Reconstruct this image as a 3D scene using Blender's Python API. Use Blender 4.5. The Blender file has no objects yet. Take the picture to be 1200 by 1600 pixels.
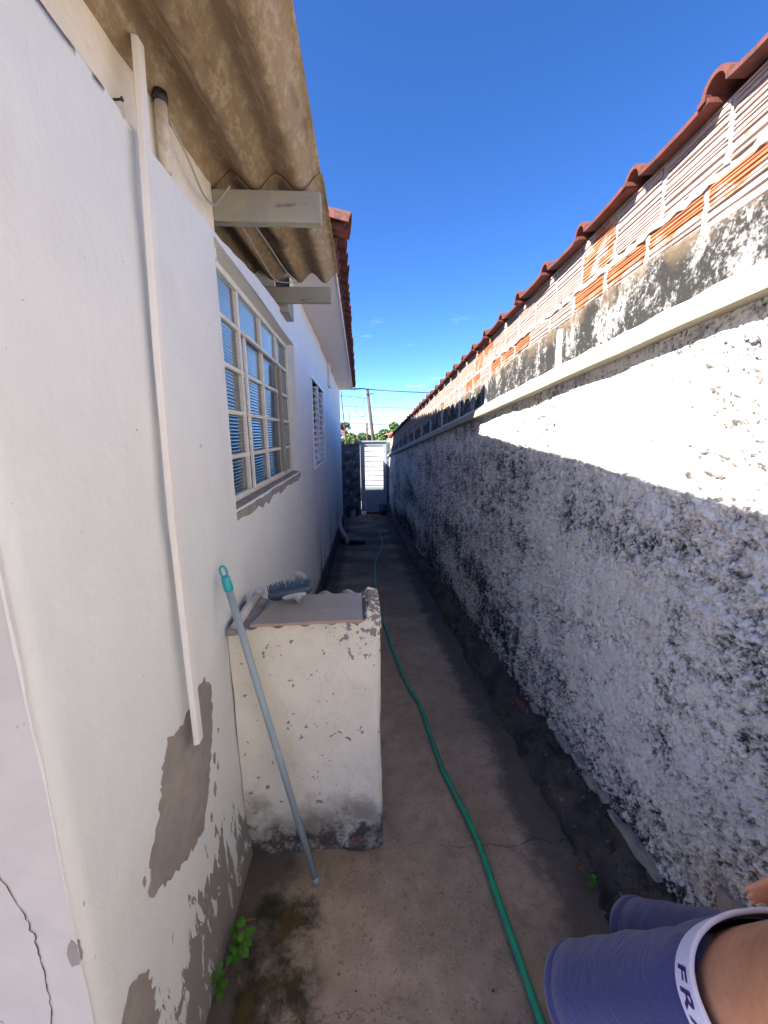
import bpy, bmesh, math, random
import numpy as np
from mathutils import Vector, Matrix, Euler
R = math.radians
rng = random.Random(7)
scene = bpy.context.scene
COL = scene.collection
CAM_H = 1.6            # camera height; all z below are relative to the camera, lifted by CAM_H when linked
SLOPE = 0.0833         # the alley falls away from the camera
def gz(y): return -1.6 - SLOPE * y

# ------------------------------------------------------------------ camera, sky, sun, exposure
cd = bpy.data.cameras.new('camera')
cam = bpy.data.objects.new('camera', cd); COL.objects.link(cam)
F_PX, PITCH, YAW, ROLL = 625.7, 0.19187, 0.05892, 0.00618 + 0.006
cd.sensor_fit = 'VERTICAL'; cd.sensor_height = 36.0; cd.sensor_width = 27.0
cd.lens = F_PX / 1600 * 36.0
cd.clip_start = 0.02; cd.clip_end = 3000
m = Matrix.Rotation(-YAW, 4, 'Z') @ Matrix.Rotation(math.pi/2 - PITCH, 4, 'X') @ Matrix.Rotation(-ROLL, 4, 'Z')
cam.matrix_world = Matrix.Translation((0, 0, CAM_H)) @ m
scene.camera = cam

LIGHT = Vector((1.0, 0.45, -0.95)).normalized()       # the way sunlight travels
elev = math.asin(-LIGHT.z); az = math.atan2(-LIGHT.x, -LIGHT.y)
w = bpy.data.worlds.new('World'); scene.world = w; w.use_nodes = True
nt = w.node_tree; nt.nodes.clear()
out = nt.nodes.new('ShaderNodeOutputWorld'); bg = nt.nodes.new('ShaderNodeBackground')
sky = nt.nodes.new('ShaderNodeTexSky'); sky.sky_type = 'NISHITA'; sky.sun_disc = False
sky.sun_elevation = elev; sky.sun_rotation = az; sky.altitude = 1500
sky.air_density = .55; sky.dust_density = 0.5; sky.ozone_density = 3.0
bg.inputs['Strength'].default_value = 0.073
# a few small fair-weather clouds low over the horizon
tc = nt.nodes.new('ShaderNodeTexCoord'); sep = nt.nodes.new('ShaderNodeSeparateXYZ')
nt.links.new(tc.outputs['Generated'], sep.inputs[0])
mp = nt.nodes.new('ShaderNodeMapping'); mp.inputs['Scale'].default_value = (7, 7, 26); mp.inputs['Location'].default_value = (0.35, 0.2, 0.1)
nt.links.new(tc.outputs['Generated'], mp.inputs['Vector'])
nz = nt.nodes.new('ShaderNodeTexNoise'); nz.inputs['Scale'].default_value = 1.0; nz.inputs['Detail'].default_value = 5; nz.inputs['Roughness'].default_value = .55
nt.links.new(mp.outputs[0], nz.inputs['Vector'])
r1 = nt.nodes.new('ShaderNodeMapRange'); r1.inputs['From Min'].default_value = .60; r1.inputs['From Max'].default_value = .72
nt.links.new(nz.outputs['Fac'], r1.inputs['Value'])
r2 = nt.nodes.new('ShaderNodeMapRange'); r2.inputs['From Min'].default_value = .26; r2.inputs['From Max'].default_value = .12
nt.links.new(sep.outputs['Z'], r2.inputs['Value'])
mm = nt.nodes.new('ShaderNodeMath'); mm.operation = 'MULTIPLY'
nt.links.new(r1.outputs[0], mm.inputs[0]); nt.links.new(r2.outputs[0], mm.inputs[1])
mx = nt.nodes.new('ShaderNodeMix'); mx.data_type = 'RGBA'
nt.links.new(mm.outputs[0], mx.inputs['Factor'])
hs = nt.nodes.new('ShaderNodeHueSaturation'); hs.inputs['Saturation'].default_value = 1.22; hs.inputs['Hue'].default_value = .507
nt.links.new(sky.outputs[0], hs.inputs['Color'])
nt.links.new(hs.outputs[0], mx.inputs['A']); mx.inputs['B'].default_value = (5.0, 5.1, 5.3, 1)
nt.links.new(mx.outputs['Result'], bg.inputs['Color']); nt.links.new(bg.outputs[0], out.inputs['Surface'])

sd = bpy.data.lights.new('sun', 'SUN'); sd.energy = 3.9; sd.angle = R(.5); sd.color = (1.0, .95, .87)
sun = bpy.data.objects.new('sun', sd); COL.objects.link(sun)
sun.rotation_euler = LIGHT.to_track_quat('-Z', 'Y').to_euler()
scene.view_settings.view_transform = 'Standard'; scene.view_settings.look = 'None'
scene.view_settings.gamma = 1; scene.view_settings.exposure = 2.6
scene.render.engine = 'CYCLES'
scene.cycles.use_denoising = True
scene.cycles.max_bounces = 10; scene.cycles.diffuse_bounces = 6; scene.cycles.transparent_max_bounces = 12

# ------------------------------------------------------------------ materials
class Mat:
    def __init__(s, name, color=(.8, .8, .8), rough=.8, **kw):
        s.m = bpy.data.materials.new(name); s.m.use_nodes = True
        s.nt = s.m.node_tree; s.b = s.nt.nodes['Principled BSDF']
        s.b.inputs['Roughness'].default_value = rough
        s.b.inputs['Specular IOR Level'].default_value = kw.get('spec', .3)
        if 'metal' in kw: s.b.inputs['Metallic'].default_value = kw['metal']
        s.col = None; s.base = (*color, 1); s.b.inputs['Base Color'].default_value = s.base
        s._pos = None; s.h = None
    def n(s, t): return s.nt.nodes.new('ShaderNode' + t)
    def l(s, a, b): s.nt.links.new(a, b)
    def put(s, sock, v):
        if isinstance(v, bpy.types.NodeSocket): s.l(v, sock)
        else: sock.default_value = v
    def pos(s, local=False):
        if local:
            return s.n('TexCoord').outputs['Object']
        if s._pos is None: s._pos = s.n('NewGeometry').outputs['Position']
        return s._pos
    def noise(s, scale, detail=4, rough=.55, stretch=None, off=(0, 0, 0), local=False, dist=0.0):
        v = s.pos(local)
        mp = s.n('Mapping'); mp.inputs['Scale'].default_value = stretch or (1, 1, 1); mp.inputs['Location'].default_value = off
        s.l(v, mp.inputs['Vector'])
        n = s.n('TexNoise'); n.inputs['Scale'].default_value = scale; n.inputs['Detail'].default_value = detail
        n.inputs['Roughness'].default_value = rough; n.inputs['Distortion'].default_value = dist
        s.l(mp.outputs[0], n.inputs['Vector']); return n.outputs['Fac']
    def voro(s, scale, stretch=None, feature='F1', rnd=1.0):
        mp = s.n('Mapping'); mp.inputs['Scale'].default_value = stretch or (1, 1, 1); s.l(s.pos(), mp.inputs['Vector'])
        n = s.n('TexVoronoi'); n.feature = feature; n.inputs['Scale'].default_value = scale; n.inputs['Randomness'].default_value = rnd
        s.l(mp.outputs[0], n.inputs['Vector']); return n.outputs['Distance']
    def ramp(s, v, a, b, lo=0.0, hi=1.0, smooth=True):
        r = s.n('MapRange'); r.clamp = True
        if smooth: r.interpolation_type = 'SMOOTHSTEP'
        s.put(r.inputs['Value'], v)
        r.inputs['From Min'].default_value = a; r.inputs['From Max'].default_value = b
        r.inputs['To Min'].default_value = lo; r.inputs['To Max'].default_value = hi
        return r.outputs[0]
    def math(s, op, a, b=None):
        n = s.n('Math'); n.operation = op; s.put(n.inputs[0], a)
        if b is not None: s.put(n.inputs[1], b)
        return n.outputs[0]
    def xyz(s, local=False):
        x = s.n('SeparateXYZ'); s.l(s.pos(local), x.inputs[0]); return x.outputs
    def attr(s, name):
        a = s.n('Attribute'); a.attribute_name = name; return a.outputs['Fac']
    def rand(s): return s.n('ObjectInfo').outputs['Random']
    def mix(s, fac, color):
        n = s.n('Mix'); n.data_type = 'RGBA'; s.put(n.inputs['Factor'], fac)
        n.inputs['A'].default_value = s.base
        if s.col is not None: s.l(s.col, n.inputs['A'])
        s.put(n.inputs['B'], (*color, 1) if isinstance(color, tuple) else color)
        s.col = n.outputs['Result']; s.l(s.col, s.b.inputs['Base Color']); return s
    def vary(s, scale=3, amt=.15, **k):
        """lighter and darker tone of the surface's own colour"""
        f = s.noise(scale, **k); n = s.n('HueSaturation')
        n.inputs['Color'].default_value = s.base
        if s.col is not None: s.l(s.col, n.inputs['Color'])
        s.l(s.ramp(f, .25, .75, 1 - amt, 1 + amt), n.inputs['Value'])
        s.col = n.outputs[0]; s.l(s.col, s.b.inputs['Base Color']); return s
    def bump(s, f, dist=.01, strength=1.0):
        b = s.n('Bump'); b.inputs['Distance'].default_value = dist; b.inputs['Strength'].default_value = strength
        s.l(f, b.inputs['Height'])
        if s.h is not None: s.l(s.h, b.inputs['Normal'])
        s.h = b.outputs[0]; s.l(s.h, s.b.inputs['Normal']); return s

M = {}
# white house paint: hand-trowelled, flaking near the ground
a = Mat('white_paint', (.70, .71, .695), .75, spec=.25)
a.vary(1.2, .03).vary(9, .02)
z = a.xyz()[2]
zr = a.math('ADD', z, a.math('MULTIPLY', a.xyz()[1], SLOPE))       # height above the falling ground
low = a.ramp(zr, .80, .0)
fl = a.noise(26, 5, .6, stretch=(1, 1, .38), dist=.6)
fl2 = a.noise(5, 3, .5, stretch=(1, 1, .6), off=(3, 1, 0))
fm = a.ramp(a.math('ADD', a.math('MULTIPLY', low, .30), a.math('ADD', a.math('MULTIPLY', fl, .6), a.math('MULTIPLY', fl2, .4))), .72, .74)
a.mix(a.ramp(a.math('MULTIPLY', a.ramp(zr, .5, -.05), a.noise(4, 4)), .22, .55, 0, .55), (.36, .33, .28))
a.mix(fm, (.26, .235, .22))
dots = a.ramp(a.noise(31, 3, .6, off=(8, 2, 5)), .735, .75)
a.mix(a.math('MULTIPLY', dots, .7), (.36, .28, .24))
drip = a.math('MULTIPLY', a.ramp(a.noise(3.2, 4, .6, stretch=(1, 1, .12), off=(1, 4, 0)), .50, .62), a.math('MULTIPLY', a.ramp(a.xyz()[1], 2.5, 3.4), a.ramp(zr, 1.05, .35)))
a.mix(a.math('MULTIPLY', drip, .85), (.19, .145, .115))
moss = a.math('MULTIPLY', a.ramp(zr, .55, .08), a.ramp(a.xyz()[1], 2.2, 4.6))
a.mix(a.math('MULTIPLY', a.ramp(a.math('ADD', moss, a.math('MULTIPLY', a.noise(7, 4), .5)), .62, .95), .93), (.035, .038, .045))
a.mix(a.math('MULTIPLY', a.ramp(a.noise(2.2, 5, .65, stretch=(1, 1, .5), off=(4, 4, 1)), .5, .75), .22), (.50, .47, .43))
a.bump(a.noise(3.0, 3), .016, .7).bump(a.noise(13, 4, .6, stretch=(1, 1, .6)), .006, .6).bump(a.noise(60, 3), .002, .6).bump(fm, .003, -.6)
M['white'] = a.m
a = Mat('end_wall_paint', (.56, .525, .475), .8, spec=.2); a.vary(2, .06).vary(12, .04)  # darker, warmer paint tone used on the end wall
a.mix(a.ramp(a.noise(31, 3, .6, off=(1, 2, 5)), .72, .75, 0, .8), (.36, .28, .24)); a.bump(a.noise(45, 4), .003, .6); M['end_paint'] = a.m
a = Mat('cream_paint', (.76, .69, .58), .8, spec=.2); a.vary(5, .06).vary(30, .03)
a.mix(a.ramp(a.noise(9, 4, off=(2, 0, 0)), .62, .75, 0, .35), (.45, .37, .3)); a.bump(a.noise(40, 4), .003, .6); M['cream'] = a.m
a = Mat('soffit_paint', (.80, .77, .74), .8); a.vary(3, .04).bump(a.noise(30, 3), .002, .4); M['soffit'] = a.m
a = Mat('bare_mortar', (.30, .265, .24), .9); a.vary(4, .16).vary(22, .1).mix(a.ramp(a.noise(6, 3, off=(1, 1, 1)), .55, .7, 0, .45), (.2, .185, .17))
a.bump(a.noise(70, 4), .003, .6); M['mortar_patch'] = a.m
# rough spatter plaster; hollows hold black lichen and painted grey relief shading
a = Mat('rough_plaster', (.80, .765, .715), .9, spec=.15)
a.vary(3, .06)
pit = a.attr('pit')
z = a.xyz()[2]; y_ = a.xyz()[1]
zr = a.math('ADD', z, a.math('MULTIPLY', y_, SLOPE))
big = a.noise(1.6, 4, .55, stretch=(1, .45, 1.5), off=(0, 3, 0)); mid = a.noise(8, 5, .65, stretch=(1, .5, 1.3), dist=.3); fine = a.noise(95, 5, .70, dist=.5)
s_ = a.math('ADD', a.math('MULTIPLY', big, .70), a.math('ADD', a.math('MULTIPLY', mid, .35), a.math('MULTIPLY', fine, .75)))
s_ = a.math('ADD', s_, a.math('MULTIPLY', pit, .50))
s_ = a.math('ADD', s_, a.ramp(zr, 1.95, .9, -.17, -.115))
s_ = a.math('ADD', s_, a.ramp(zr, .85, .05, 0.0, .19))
dr = a.noise(8, 5, .65, stretch=(1, 1, .07), off=(3, 0, 1)); s_ = a.math('ADD', s_, a.math('MULTIPLY', a.math('SUBTRACT', dr, .5), .42))
s_ = a.math('ADD', s_, a.ramp(y_, 1.2, 5.5, 0.0, .05))
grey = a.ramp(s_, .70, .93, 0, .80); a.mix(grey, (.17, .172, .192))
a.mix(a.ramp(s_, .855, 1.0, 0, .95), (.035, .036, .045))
a.mix(a.math('MULTIPLY', a.ramp(a.noise(5, 4, off=(9, 0, 2)), .60, .72), .35), (.5, .42, .36))
a.mix(a.ramp(a.noise(3.1, 3, .5, off=(4, 9, 2), dist=.5), .772, .782), (.36, .13, .06))
flat = a.math('MULTIPLY', a.ramp(a.noise(7.5, 3, .5, stretch=(1, .55, 1.6), off=(6, 3, 1)), .64, .66), a.ramp(zr, .5, .2))
a.mix(flat, (.52, .49, .45))
a.bump(a.noise(60, 4, .7), .014, .9).bump(a.noise(150, 3, .6), .004, .8); M['rough'] = a.m
a = Mat('old_footing', (.085, .072, .066), .95); a.vary(6, .35).mix(a.ramp(a.noise(4, 4), .52, .68, 0, .8), (.03, .027, .025))
a.mix(a.ramp(a.noise(6, 5, .65, off=(7, 2, 3)), .48, .66, 0, .8), (.15, .105, .075)); a.mix(a.ramp(a.noise(20, 5, .7, off=(5, 5, 1)), .60, .68, 0, .7), (.27, .25, .23)); a.mix(a.ramp(a.noise(5, 4, off=(1, 7, 1)), .62, .68, 0, .75), (.24, .09, .05)); a.mix(a.ramp(a.noise(60, 4, .7), .56, .68, 0, .8), (.025, .022, .02))
a.bump(a.noise(28, 5, .7), .03, 1.0).bump(a.noise(110, 3, .6), .006, .8); M['footing'] = a.m
a = Mat('coping_concrete', (.29, .27, .205), .85); a.vary(4, .08, stretch=(1, .5, 1)).mix(a.ramp(a.noise(6, 4, stretch=(1, .6, 1), off=(2, 2, 2)), .55, .7, 0, .55), (.24, .19, .10))
a.mix(a.ramp(a.noise(14, 4, off=(4, 1, 0)), .66, .74, 0, .6), (.42, .24, .16)).bump(a.noise(40, 4), .004, .6); M['coping'] = a.m
a = Mat('white_edge', (.42, .41, .39), .85); a.vary(12, .1).mix(a.ramp(a.noise(18, 4), .62, .7, 0, .6), (.4, .38, .36)).bump(a.noise(30, 4), .006, .7); M['white_edge'] = a.m
a = Mat('mouldy_render', (.36, .35, .34), .95); v = a.noise(7, 5, .65, stretch=(1, 1, .45)); v2 = a.noise(34, 4, .6)
mold = a.math('ADD', a.math('MULTIPLY', v, .8), a.math('MULTIPLY', v2, .4))
a.mix(a.ramp(a.math('ADD', mold, a.math('MULTIPLY', a.math('SUBTRACT', a.noise(90, 4, .7), .5), .5)), .42, .62, 0, .985), (.018, .017, .016)); zr = a.math('ADD', a.xyz()[2], a.math('MULTIPLY', a.xyz()[1], SLOPE))
a.mix(a.math('MULTIPLY', a.ramp(zr, CAM_H + .60, CAM_H + .69), a.ramp(a.noise(9, 4), .35, .6, 0, .8)), (.13, .095, .06)); a.bump(a.noise(40, 5, .6), .008, .8); M['mould'] = a.m
a = Mat('lime_mortar', (.34, .31, .275), .95); a.vary(14, .2).mix(a.ramp(a.noise(30, 4), .6, .75, 0, .6), (.33, .3, .27)).bump(a.noise(60, 5), .008, .9); M['mortar'] = a.m
def brickmat(name, base, paint, cover):
    a = Mat(name, base, .9, spec=.1); a.vary(14, .18, local=True)
    zz = a.xyz(True)[2]; nn = a.noise(11, 5, .65, local=True)
    rnd = a.rand()
    f = a.math('ADD', nn, a.math('MULTIPLY', rnd, .12))
    if cover == 'half': f = a.math('ADD', f, a.math('MULTIPLY', zz, -5.0)); a.mix(a.ramp(f, .50, .58, 0, .93), paint)
    else: a.mix(a.ramp(f, cover, cover + .09, 0, .94), paint)
    a.vary(20, .08, local=True); a.bump(a.noise(90, 3, local=True), .0015, .6); M[name] = a.m
brickmat('brick_whitewashed', (.36, .16, .095), (.36, .285, .26), .36)
brickmat('brick_half_painted', (.36, .135, .07), (.36, .29, .265), 'half')
brickmat('brick_orange', (.42, .175, .10), (.50, .41, .37), .60)
a = Mat('clay_tile', (.115, .034, .026), .85); a.vary(10, .25, local=True).mix(a.ramp(a.noise(9, 5, local=True), .5, .68, 0, .85), (.035, .026, .025)).bump(a.noise(60, 4, local=True), .004, .7); M['tile'] = a.m
a = Mat('old_clay_tile', (.145, .05, .038), .9); a.vary(12, .25, local=True).mix(a.ramp(a.noise(16, 5, local=True), .48, .62, 0, .8), (.05, .034, .03)).bump(a.noise(60, 4, local=True), .004, .7); M['tile_old'] = a.m
a = Mat('fibre_cement', (.31, .225, .14), .95, spec=.1)
a.vary(5, .18, stretch=(1, .35, 1)); a.mix(a.ramp(a.noise(38, 5, .7, stretch=(1, .45, 1)), .45, .68, 0, .75), (.48, .39, .27))
a.mix(a.ramp(a.noise(8, 5, .6, stretch=(1, .3, 1), off=(3, 3, 3)), .54, .72, 0, .8), (.13, .085, .055))
a.bump(a.noise(70, 5, .7), .006, .9); M['fibre'] = a.m
a = Mat('grey_fibre_cement', (.27, .26, .24), .9); a.vary(20, .25).bump(a.noise(60, 4), .003, .6); M['fibre_grey'] = a.m
a = Mat('beam_paint', (.33, .32, .265), .8); a.vary(8, .1, stretch=(.4, 1, 1)).mix(a.ramp(a.noise(22, 4, stretch=(.25, 1, 1)), .58, .66, 0, .8), (.15, .13, .11)).mix(a.ramp(a.noise(7, 4, off=(3, 1, 2)), .5, .6, 0, .5), (.27, .265, .25)).bump(a.noise(50, 4, stretch=(.2, 1, 1)), .003, .7); M['beam'] = a.m
a = Mat('batten_paint', (.74, .71, .67), .7); a.vary(10, .07, stretch=(1, 1, .2)).bump(a.noise(60, 3, stretch=(1, 1, .1)), .001, .5); M['batten'] = a.m
a = Mat('box_paint', (.77, .71, .575), .85); a.vary(6, .06)
zr = a.math('SUBTRACT', a.xyz()[2], CAM_H - 1.716)
a.mix(a.ramp(a.math('ADD', a.math('MULTIPLY', a.noise(7, 5, .6), 1.0), a.ramp(zr, .50, .05, -.20, .20)), .40, .84, 0, .85), (.22, .19, .155))
a.mix(a.ramp(a.math('ADD', a.noise(15, 5, .65), a.ramp(zr, .33, .03, -.3, .17)), .50, .72, 0, .95), (.06, .05, .04))
a.mix(a.ramp(a.math('ADD', a.noise(12, 4, .6, off=(3, 3, 3)), a.ramp(zr, .3, .06, -.4, .02)), .60, .66, 0, .8), (.17, .085, .055))
cl = a.math('MULTIPLY', a.ramp(a.xyz()[0], -.22, .05), a.ramp(zr, .80, 1.03))
a.mix(a.ramp(a.math('ADD', a.noise(34, 4, .6), a.math('MULTIPLY', cl, .17)), .66, .675), (.25, .235, .215))
a.mix(a.ramp(a.noise(20, 2, .4, off=(7, 1, 2)), .765, .775, 0, .9), (.28, .20, .15))
a.mix(a.math('MULTIPLY', a.ramp(a.noise(6.5, 5, .6, off=(2, 7, 1), dist=.5), .492, .5), a.ramp(a.noise(6.5, 5, .6, off=(2, 7, 1), dist=.5), .508, .5, 0, .28)), (.35, .32, .28))
a.bump(a.noise(9, 4), .012, .5).bump(a.noise(60, 4), .002, .6); M['box'] = a.m
a = Mat('floor_concrete', (.36, .27, .185), .9, spec=.2)
x, y = a.xyz()[0], a.xyz()[1]
a.vary(1.7, .18).vary(14, .14)
a.mix(a.ramp(a.noise(110, 3, .6), .60, .70, 0, .55), (.50, .43, .36)).mix(a.ramp(a.noise(75, 4, .65, off=(3, 3, 3)), .56, .68, 0, .6), (.13, .10, .08)).mix(a.ramp(a.noise(7, 6, .7, off=(1, 5, 0)), .54, .70, 0, .55), (.19, .15, .12))
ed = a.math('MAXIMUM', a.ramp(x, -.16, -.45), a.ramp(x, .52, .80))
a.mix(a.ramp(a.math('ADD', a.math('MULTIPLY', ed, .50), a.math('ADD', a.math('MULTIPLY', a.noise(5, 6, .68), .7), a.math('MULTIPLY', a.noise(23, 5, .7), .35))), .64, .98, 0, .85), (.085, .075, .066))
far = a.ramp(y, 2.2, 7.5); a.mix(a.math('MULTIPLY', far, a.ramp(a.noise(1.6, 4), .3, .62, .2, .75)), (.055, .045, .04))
mo = a.math('MULTIPLY', a.math('MULTIPLY', a.ramp(x, -.50, -.38), a.ramp(x, .02, -.26)), a.math('MULTIPLY', a.ramp(y, .4, .6), a.ramp(y, 1.34, 1.18)))
a.mix(a.ramp(a.math('MULTIPLY', mo, a.noise(9, 6, .72)), .30, .58, 0, .93), (.028, .030, .012))
a.mix(a.ramp(a.math('MULTIPLY', mo, a.noise(12, 4, .6, off=(3, 1, 0))), .50, .64, 0, .7), (.10, .062, .018))
ck = a.math('ABSOLUTE', a.math('SUBTRACT', y, a.math('ADD', 1.375, a.math('MULTIPLY', a.math('SUBTRACT', a.noise(5, 4, .7), .5), .14))))
ckm = a.math('MULTIPLY', a.ramp(ck, .0045, .0005), a.ramp(x, .1, .55)); a.mix(a.math('MULTIPLY', ckm, .6), (.03, .027, .025))
ck = a.math('ABSOLUTE', a.math('SUBTRACT', y, a.math('ADD', .86, a.math('MULTIPLY', a.math('SUBTRACT', a.noise(6, 4, .7, off=(2, 2, 2)), .5), .2))))
ckm = a.math('MULTIPLY', a.ramp(ck, .004, .0005), a.ramp(x, .25, -.1)); a.mix(a.math('MULTIPLY', ckm, .5), (.03, .027, .025))
a.bump(a.noise(30, 5, .6), .006, .5).bump(a.noise(150, 2), .0015, .6); M['floor'] = a.m
M['iron'] = Mat('window_iron_paint', (.70, .66, .58), .6).vary(20, .15).bump(Mat('t').noise(1), 0) if False else None
a = Mat('window_iron_paint', (.70, .66, .58), .6); a.vary(20, .08); a.mix(a.ramp(a.noise(30, 4), .64, .72, 0, .7), (.33, .25, .18)).bump(a.noise(45, 4), .003, .6); M['iron'] = a.m
a = Mat('sash_iron', (.30, .27, .23), .6); a.vary(20, .1); M['sash'] = a.m
a = Mat('ribbed_glass', (.02, .055, .07), .06, spec=.9); a.b.inputs['IOR'].default_value = 2.1; M['glass'] = a.m
a = Mat('sill_cement', (.30, .28, .25), .95); a.vary(12, .2).bump(a.noise(30, 5), .012, .8); M['sill'] = a.m
a = Mat('white_louvre', (.78, .77, .76), .5); a.vary(10, .04); M['louvre'] = a.m
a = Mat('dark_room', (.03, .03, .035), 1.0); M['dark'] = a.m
a = Mat('pvc_grey', (.50, .46, .42), .6); a.vary(15, .15); a.mix(a.ramp(a.noise(12, 4), .58, .7, 0, .6), (.25, .22, .2)); M['pvc_grey'] = a.m
a = Mat('pvc_white', (.52, .51, .48), .45); a.vary(15, .08); M['pvc'] = a.m
a = Mat('black_pipe', (.025, .025, .028), .5); M['black'] = a.m
a = Mat('pipe_old', (.62, .56, .48), .7); a.mix(a.ramp(a.noise(18, 4), .52, .64, 0, .6), (.36, .31, .27)); M['pipe_old'] = a.m
a = Mat('ceramic_slab', (.27, .245, .215), .35, spec=.5); a.vary(5, .12, stretch=(.6, 1, 1)); xo, yo, zo = a.xyz()
rm = a.math('MULTIPLY', a.math('MULTIPLY', a.ramp(xo, -.2, -.14), a.ramp(xo, -.05, -.1)), a.math('MULTIPLY', a.ramp(yo, 1.335, 1.37), a.ramp(yo, 1.47, 1.42)))
a.mix(a.ramp(a.math('MULTIPLY', rm, a.noise(60, 4, .6, stretch=(.5, 1, 1))), .45, .56, 0, .85), (.46, .27, .17)); a.bump(a.noise(40, 3), .001, .4); M['slab'] = a.m
a = Mat('slab_edge', (.42, .28, .22), .8); M['slab_edge'] = a.m
a = Mat('brush_plastic', (.035, .055, .09), .4, spec=.5); M['brush'] = a.m
a = Mat('bristle', (.04, .085, .14), .5); a.vary(60, .3); M['bristle'] = a.m
a = Mat('grey_plastic', (.36, .35, .33), .45); M['socket'] = a.m
a = Mat('handle_metal', (.31, .375, .385), .4, spec=.5); a.vary(25, .12, stretch=(1, 1, .2)); M['handle'] = a.m
a = Mat('teal_plastic', (.02, .36, .40), .35, spec=.5); M['teal'] = a.m
a = Mat('hose_green', (.010, .30, .155), .38, spec=.5); a.vary(12, .15); a.mix(a.ramp(a.noise(9, 5, .65, off=(3, 1, 1)), .5, .7, 0, .55), (.09, .17, .14)).mix(a.ramp(a.noise(30, 4, .7), .58, .68, 0, .6), (.12, .10, .075)); M['hose'] = a.m
a = Mat('leaf', (.06, .19, .012), .5, spec=.4); a.vary(25, .35); a.b.inputs['Subsurface Weight'].default_value = 0; M['leaf'] = a.m
a = Mat('stem', (.07, .13, .03), .6); M['stem'] = a.m
a = Mat('gate_paint', (.30, .33, .38), .5, spec=.4); a.vary(5, .06); M['gate'] = a.m
a = Mat('gate_bar', (.16, .18, .20), .5); M['gate_bar'] = a.m
# frosted glass that lets the bright street through
a = Mat('frosted_glass', (.86, .87, .86), .5)
g = a.nt; tr = a.n('BsdfTransparent'); tr.inputs['Color'].default_value = (.9, .92, .92, 1); tl = a.n('BsdfTranslucent'); tl.inputs['Color'].default_value = (.9, .91, .9, 1)
m1 = a.n('MixShader'); m1.inputs[0].default_value = .22; a.l(tr.outputs[0], m1.inputs[1]); a.l(tl.outputs[0], m1.inputs[2])
m2 = a.n('MixShader'); m2.inputs[0].default_value = .07; a.l(m1.outputs[0], m2.inputs[1]); a.l(a.b.outputs[0], m2.inputs[2])
a.l(m2.outputs[0], a.nt.nodes['Material Output'].inputs['Surface']); M['frosted'] = a.m
a = Mat('dark_mottled', (.09, .10, .12), .9); a.mix(a.ramp(a.noise(9, 5, .65), .52, .70, 0, .85), (.34, .36, .40)).mix(a.ramp(a.noise(4, 3, off=(3, 3, 0)), .52, .65, 0, .8), (.03, .032, .04)).bump(a.noise(25, 5), .02, .8); M['mottled'] = a.m
a = Mat('blue_plastic', (.03, .06, .17), .4, spec=.5); M['blue'] = a.m
a = Mat('dark_clutter', (.04, .042, .05), .8); a.vary(12, .4); M['clutter'] = a.m
a = Mat('red_step', (.16, .05, .035), .8); a.vary(10, .2); M['step'] = a.m
a = Mat('soil', (.20, .13, .085), .95); a.vary(.6, .3).vary(6, .2); a.bump(a.noise(8, 5), .03, .5); M['soil'] = a.m
a = Mat('asphalt', (.055, .053, .05), .9); a.vary(2, .2).bump(a.noise(60, 3), .004, .6); M['asphalt'] = a.m
a = Mat('street_concrete', (.50, .46, .39), .9); a.vary(1.5, .12).vary(12, .08).bump(a.noise(30, 4), .004, .5); M['pave'] = a.m
a = Mat('gate_backing_white', (.80, .79, .74), .85); a.vary(1.5, .08).mix(a.ramp(a.xyz()[2], -1.0, -1.9, 0, .25), (.55, .45, .33)); M['backing_white'] = a.m
a = Mat('pole_wood', (.06, .045, .038), .9); a.vary(6, .2, stretch=(1, 1, .1)); M['pole'] = a.m
a = Mat('pole_concrete', (.075, .058, .048), .9); a.vary(3, .12); M['pole_c'] = a.m
a = Mat('cable', (.05, .055, .06), .6); M['cable'] = a.m
a = Mat('cable_grey', (.36, .36, .35), .5); M['cable_grey'] = a.m
for nme, c in (('tree_leaf_dark', (.04, .085, .022)), ('tree_leaf_light', (.09, .15, .035)), ('tree_leaf_far', (.05, .085, .035))):
    a = Mat(nme, c, .6, spec=.25); a.vary(.8, .35).vary(6, .25); M[nme] = a.m
a = Mat('bark', (.10, .075, .055), .95); a.vary(5, .25); M['bark'] = a.m
a = Mat('far_wall', (.70, .62, .50), .9); a.vary(1, .08); M['far_wall'] = a.m
a = Mat('far_wall_white', (.76, .74, .71), .9); a.vary(1, .08); M['far_white'] = a.m
a = Mat('far_roof', (.33, .13, .08), .9); a.vary(2, .2); M['far_roof'] = a.m
a = Mat('far_window', (.05, .06, .07), .2); M['far_win'] = a.m
a = Mat('iron_dark', (.03, .035, .045), .5); M['iron_dark'] = a.m
a = Mat('skin', (.54, .265, .145), .5, spec=.35); a.vary(7, .14).vary(60, .07); a.mix(a.ramp(a.noise(9, 4, off=(2, 2, 2)), .5, .7, 0, .35), (.50, .18, .10)); a.mix(a.ramp(a.noise(130, 1), .76, .78, 0, .5), (.2, .08, .04)); a.bump(a.noise(220, 3), .0012, .6)
a.b.inputs['Subsurface Weight'].default_value = .12; a.b.inputs['Subsurface Radius'].default_value = (.01, .004, .002); M['skin'] = a.m
a = Mat('blue_cotton', (.048, .052, .155), .9, spec=.15); a.vary(6, .08); a.b.inputs['Sheen Weight'].default_value = .3
wv = a.noise(420, 2); a.bump(wv, .0012, .9); a.mix(a.ramp(a.noise(300, 2), .45, .65, 0, .25), (.075, .08, .205)); a.bump(a.noise(14, 4, .6, stretch=(.45, 1, 1.2), dist=1.2), .009, .6); M['cotton'] = a.m
a = Mat('elastic_white', (.66, .67, .86), .85); a.vary(300, .06, stretch=(.3, 1, 1)); a.bump(a.noise(260, 2), .0008, .8); M['elastic'] = a.m
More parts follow.
